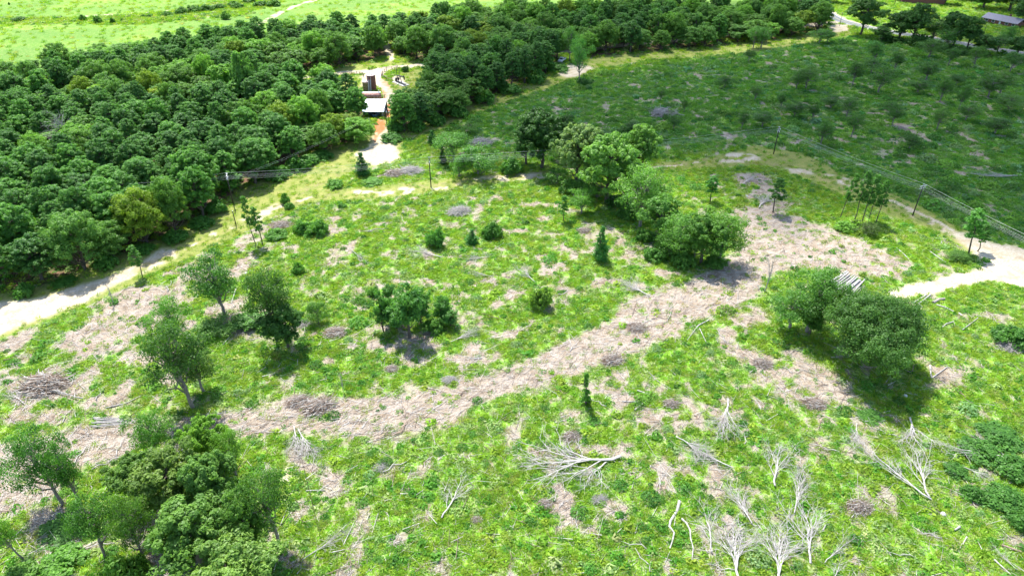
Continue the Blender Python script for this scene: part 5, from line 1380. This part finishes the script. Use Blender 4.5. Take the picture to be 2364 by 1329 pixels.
# ------------------------------------------------------------------ pickup truck
def truck():
    x, y = ground(1297, 141)
    t = thing('pickup_truck', x, y, 'white pickup truck parked under the trees beside the mown strip', 'pickup truck', math.radians(-115))
    b = MB()
    def prism(prof, w, mi=0):
        base = len(b.v); n = len(prof)
        for s in (-w / 2, w / 2):
            for px_, pz_ in prof: b.v.append(Vector((px_, s, pz_)))
        b.f.append(tuple(base + k for k in range(n))[::-1]); b.f.append(tuple(base + n + k for k in range(n))); b.mi += [mi, mi]
        for k in range(n):
            k2 = (k + 1) % n; b.f.append((base + k, base + k2, base + n + k2, base + n + k)); b.mi.append(mi)
    prism([(-2.8, .55), (2.75, .55), (2.8, .95), (2.6, 1.15), (1.1, 1.22), (-2.8, 1.22)], 1.95)
    obj('body', b.mesh('body', M['whitemetal']), t)
    b.v, b.f, b.mi = [], [], []
    prism([(-.9, 1.225), (1.1, 1.225), (.45, 1.85), (-.75, 1.85)], 1.75)
    obj('cab', b.mesh('cab', M['whitemetal']), t)
    obj('windscreen', MB().poly([(1.06, -.75, 1.30), (1.06, .75, 1.30), (.53, .7, 1.80), (.53, -.7, 1.80)]).mesh('windscreen', M['glass']), t)
    for s in (-1, 1): obj('side_window', MB().box((-.05, s * .885, 1.52), (1.15, .02, .42)).mesh('side_window', M['glass']), t)
    obj('bed', MB().box((-1.85, 0, 1.235), (1.7, 1.6, .02)).mesh('bed', M['darkmetal']), t)
    obj('bumper', MB().box((2.85, 0, .6), (.12, 1.9, .25)).mesh('bumper', M['galv']), t)
    for s in (-.7, .7): obj('headlight', MB().box((2.79, s, .85), (.06, .35, .18)).mesh('headlight', M['porc']), t)
    for wx in (-1.85, 1.85):
        for s in (-.9, .9):
            wl = obj('wheel', MB().tube([(0, -.13, 0), (0, .13, 0)], [.4, .4], 16).mesh('wheel', M['tyre']), t, (wx, s, .4))
            obj('rim', MB().tube([(0, -.135, 0), (0, .135, 0)], [.22, .22], 12).mesh('rim', M['galv']), wl)
truck()
for bx, by, l in ((2090, 913, 'pale stone at the lower rim of the oak shadow'), (2176, 1188, 'pale stone in the lower right weeds'), (568, 632, 'pale stone below the vase-shaped tree crown'), (1772, 590, 'small dark stump on the slash'), (1724, 452, 'pale stone in the shaded head of the slash')):
    x, y = ground(bx, by); rng = np.random.RandomState(int(bx)); b = MB()
    b.tube([(0, 0, -.1), (.03, 0, .12), (0, .03, .3), (0, 0, .42)], [.34, .40, .30, .12], 7); 
    tag(obj('stone' if 'stump' not in l else 'stump', b.mesh('stone', M['rock' if 'stump' not in l else 'deaddark']), loc=(x, y, gz1(x, y))), l, 'stone' if 'stump' not in l else 'stump')

# ------------------------------------------------------------------ labels told apart by landmarks
MARKS = {
 'field': [(1990,835,'the big oak'),(1950,665,'the log pile'),(1386,598,'the lone conical cedar'),(950,760,'the cedar clump'),(640,785,'the vine-covered tree'),(445,935,'the tall slash-end tree'),(147,1160,'the leaning bare-trunked tree'),(512,1195,'the dense emerald tree'),(1320,1070,'the largest fallen tree'),(1018,1196,'the lone forked dead tree'),(1786,354,'the crossarmed pole'),(2107,497,'the right-hand pole'),(1980,510,'the leaning pines'),(1640,610,'the slash-side tree pair'),(1870,1300,'the white skeletons'),(2280,1100,'the right edge thicket'),(1297,141,'the white pickup'),(2300,60,'the brick house'),(870,360,'the white sandy pad'),(995,430,'the slim bare pole'),(120,900,'the left brown heap'),(1352,935,'the leafy column tree'),(1255,700,'the willowy bush'),(2330,205,'the shaded far corner'),(1938,60,'the road mouth pole'),(700,935,'the twig heap'),(230,50,'the meadow shrubs pair'),(560,20,'the meadow hedge end'),(328,638,'the lone pine sapling'),(735,540,'the upper clearing shrubs')],
 'wood': [(539,471,'the dark power pole'),(385,262,'the yellow-green tree'),(240,262,'the pale lime tree'),(165,340,'the grey dead tree'),(60,690,'the sand track end'),(858,212,'the rusty tanks'),(857,322,'the thin grey pole'),(1297,141,'the white pickup'),(925,190,'the pump jack'),(700,182,'the gravel road bend'),(1336,190,'the slim hazy tree'),(1900,80,'the tarmac strip end'),(1738,112,'the pale twin stems'),(178,118,'the meadow edge pole'),(600,90,'the meadow track'),(20,420,'the left picture edge'),(380,560,'the strip sand patch'),(575,255,'the hazy round tree'),(1100,20,'the top meadow corner'),(1500,125,'the middle of the strip'),(730,362,'the shaded wood corner'),(895,100,'the upper wood gap')],
 'pile': [(1900,664,'its oak-side corner')], 'bundle': [(208,960,'its upper end')]}
ORD = ['', 'second ', 'third ', 'fourth ', 'fifth ', 'sixth ', 'seventh ', 'eighth ', 'ninth ', 'tenth ', 'eleventh ', 'twelfth ', 'thirteenth ', 'fourteenth ', 'fifteenth ', 'sixteenth ', 'seventeenth ', 'eighteenth ', 'nineteenth ', 'twentieth ']
def ordinal(k):
    if k < 20: return ORD[k]
    return ['twenty-', 'thirty-', 'forty-'][min((k - 20) // 10, 2)] + ['first ', 'second ', 'third ', 'fourth ', 'fifth ', 'sixth ', 'seventh ', 'eighth ', 'ninth ', 'tenth '][(k) % 10]
bucket = {}
for o, desc, px, py, mk in PENDING:
    gx_, gy_ = ground(px, max(py, -100)); best = None
    for (mx, my, nm) in MARKS[mk]:
        wx_, wy_ = ground(mx, my); d = math.hypot(wx_ - gx_, wy_ - gy_)
        if best is None or d < best[0]: best = (d, nm)
    bucket.setdefault((desc, best[1]), []).append((best[0], o))
for (desc, nm), L in bucket.items():
    L.sort(key=lambda t: t[0])
    for k, (d, o) in enumerate(L):
        o['label'] = f'{desc}, {ordinal(k)}nearest {nm}'
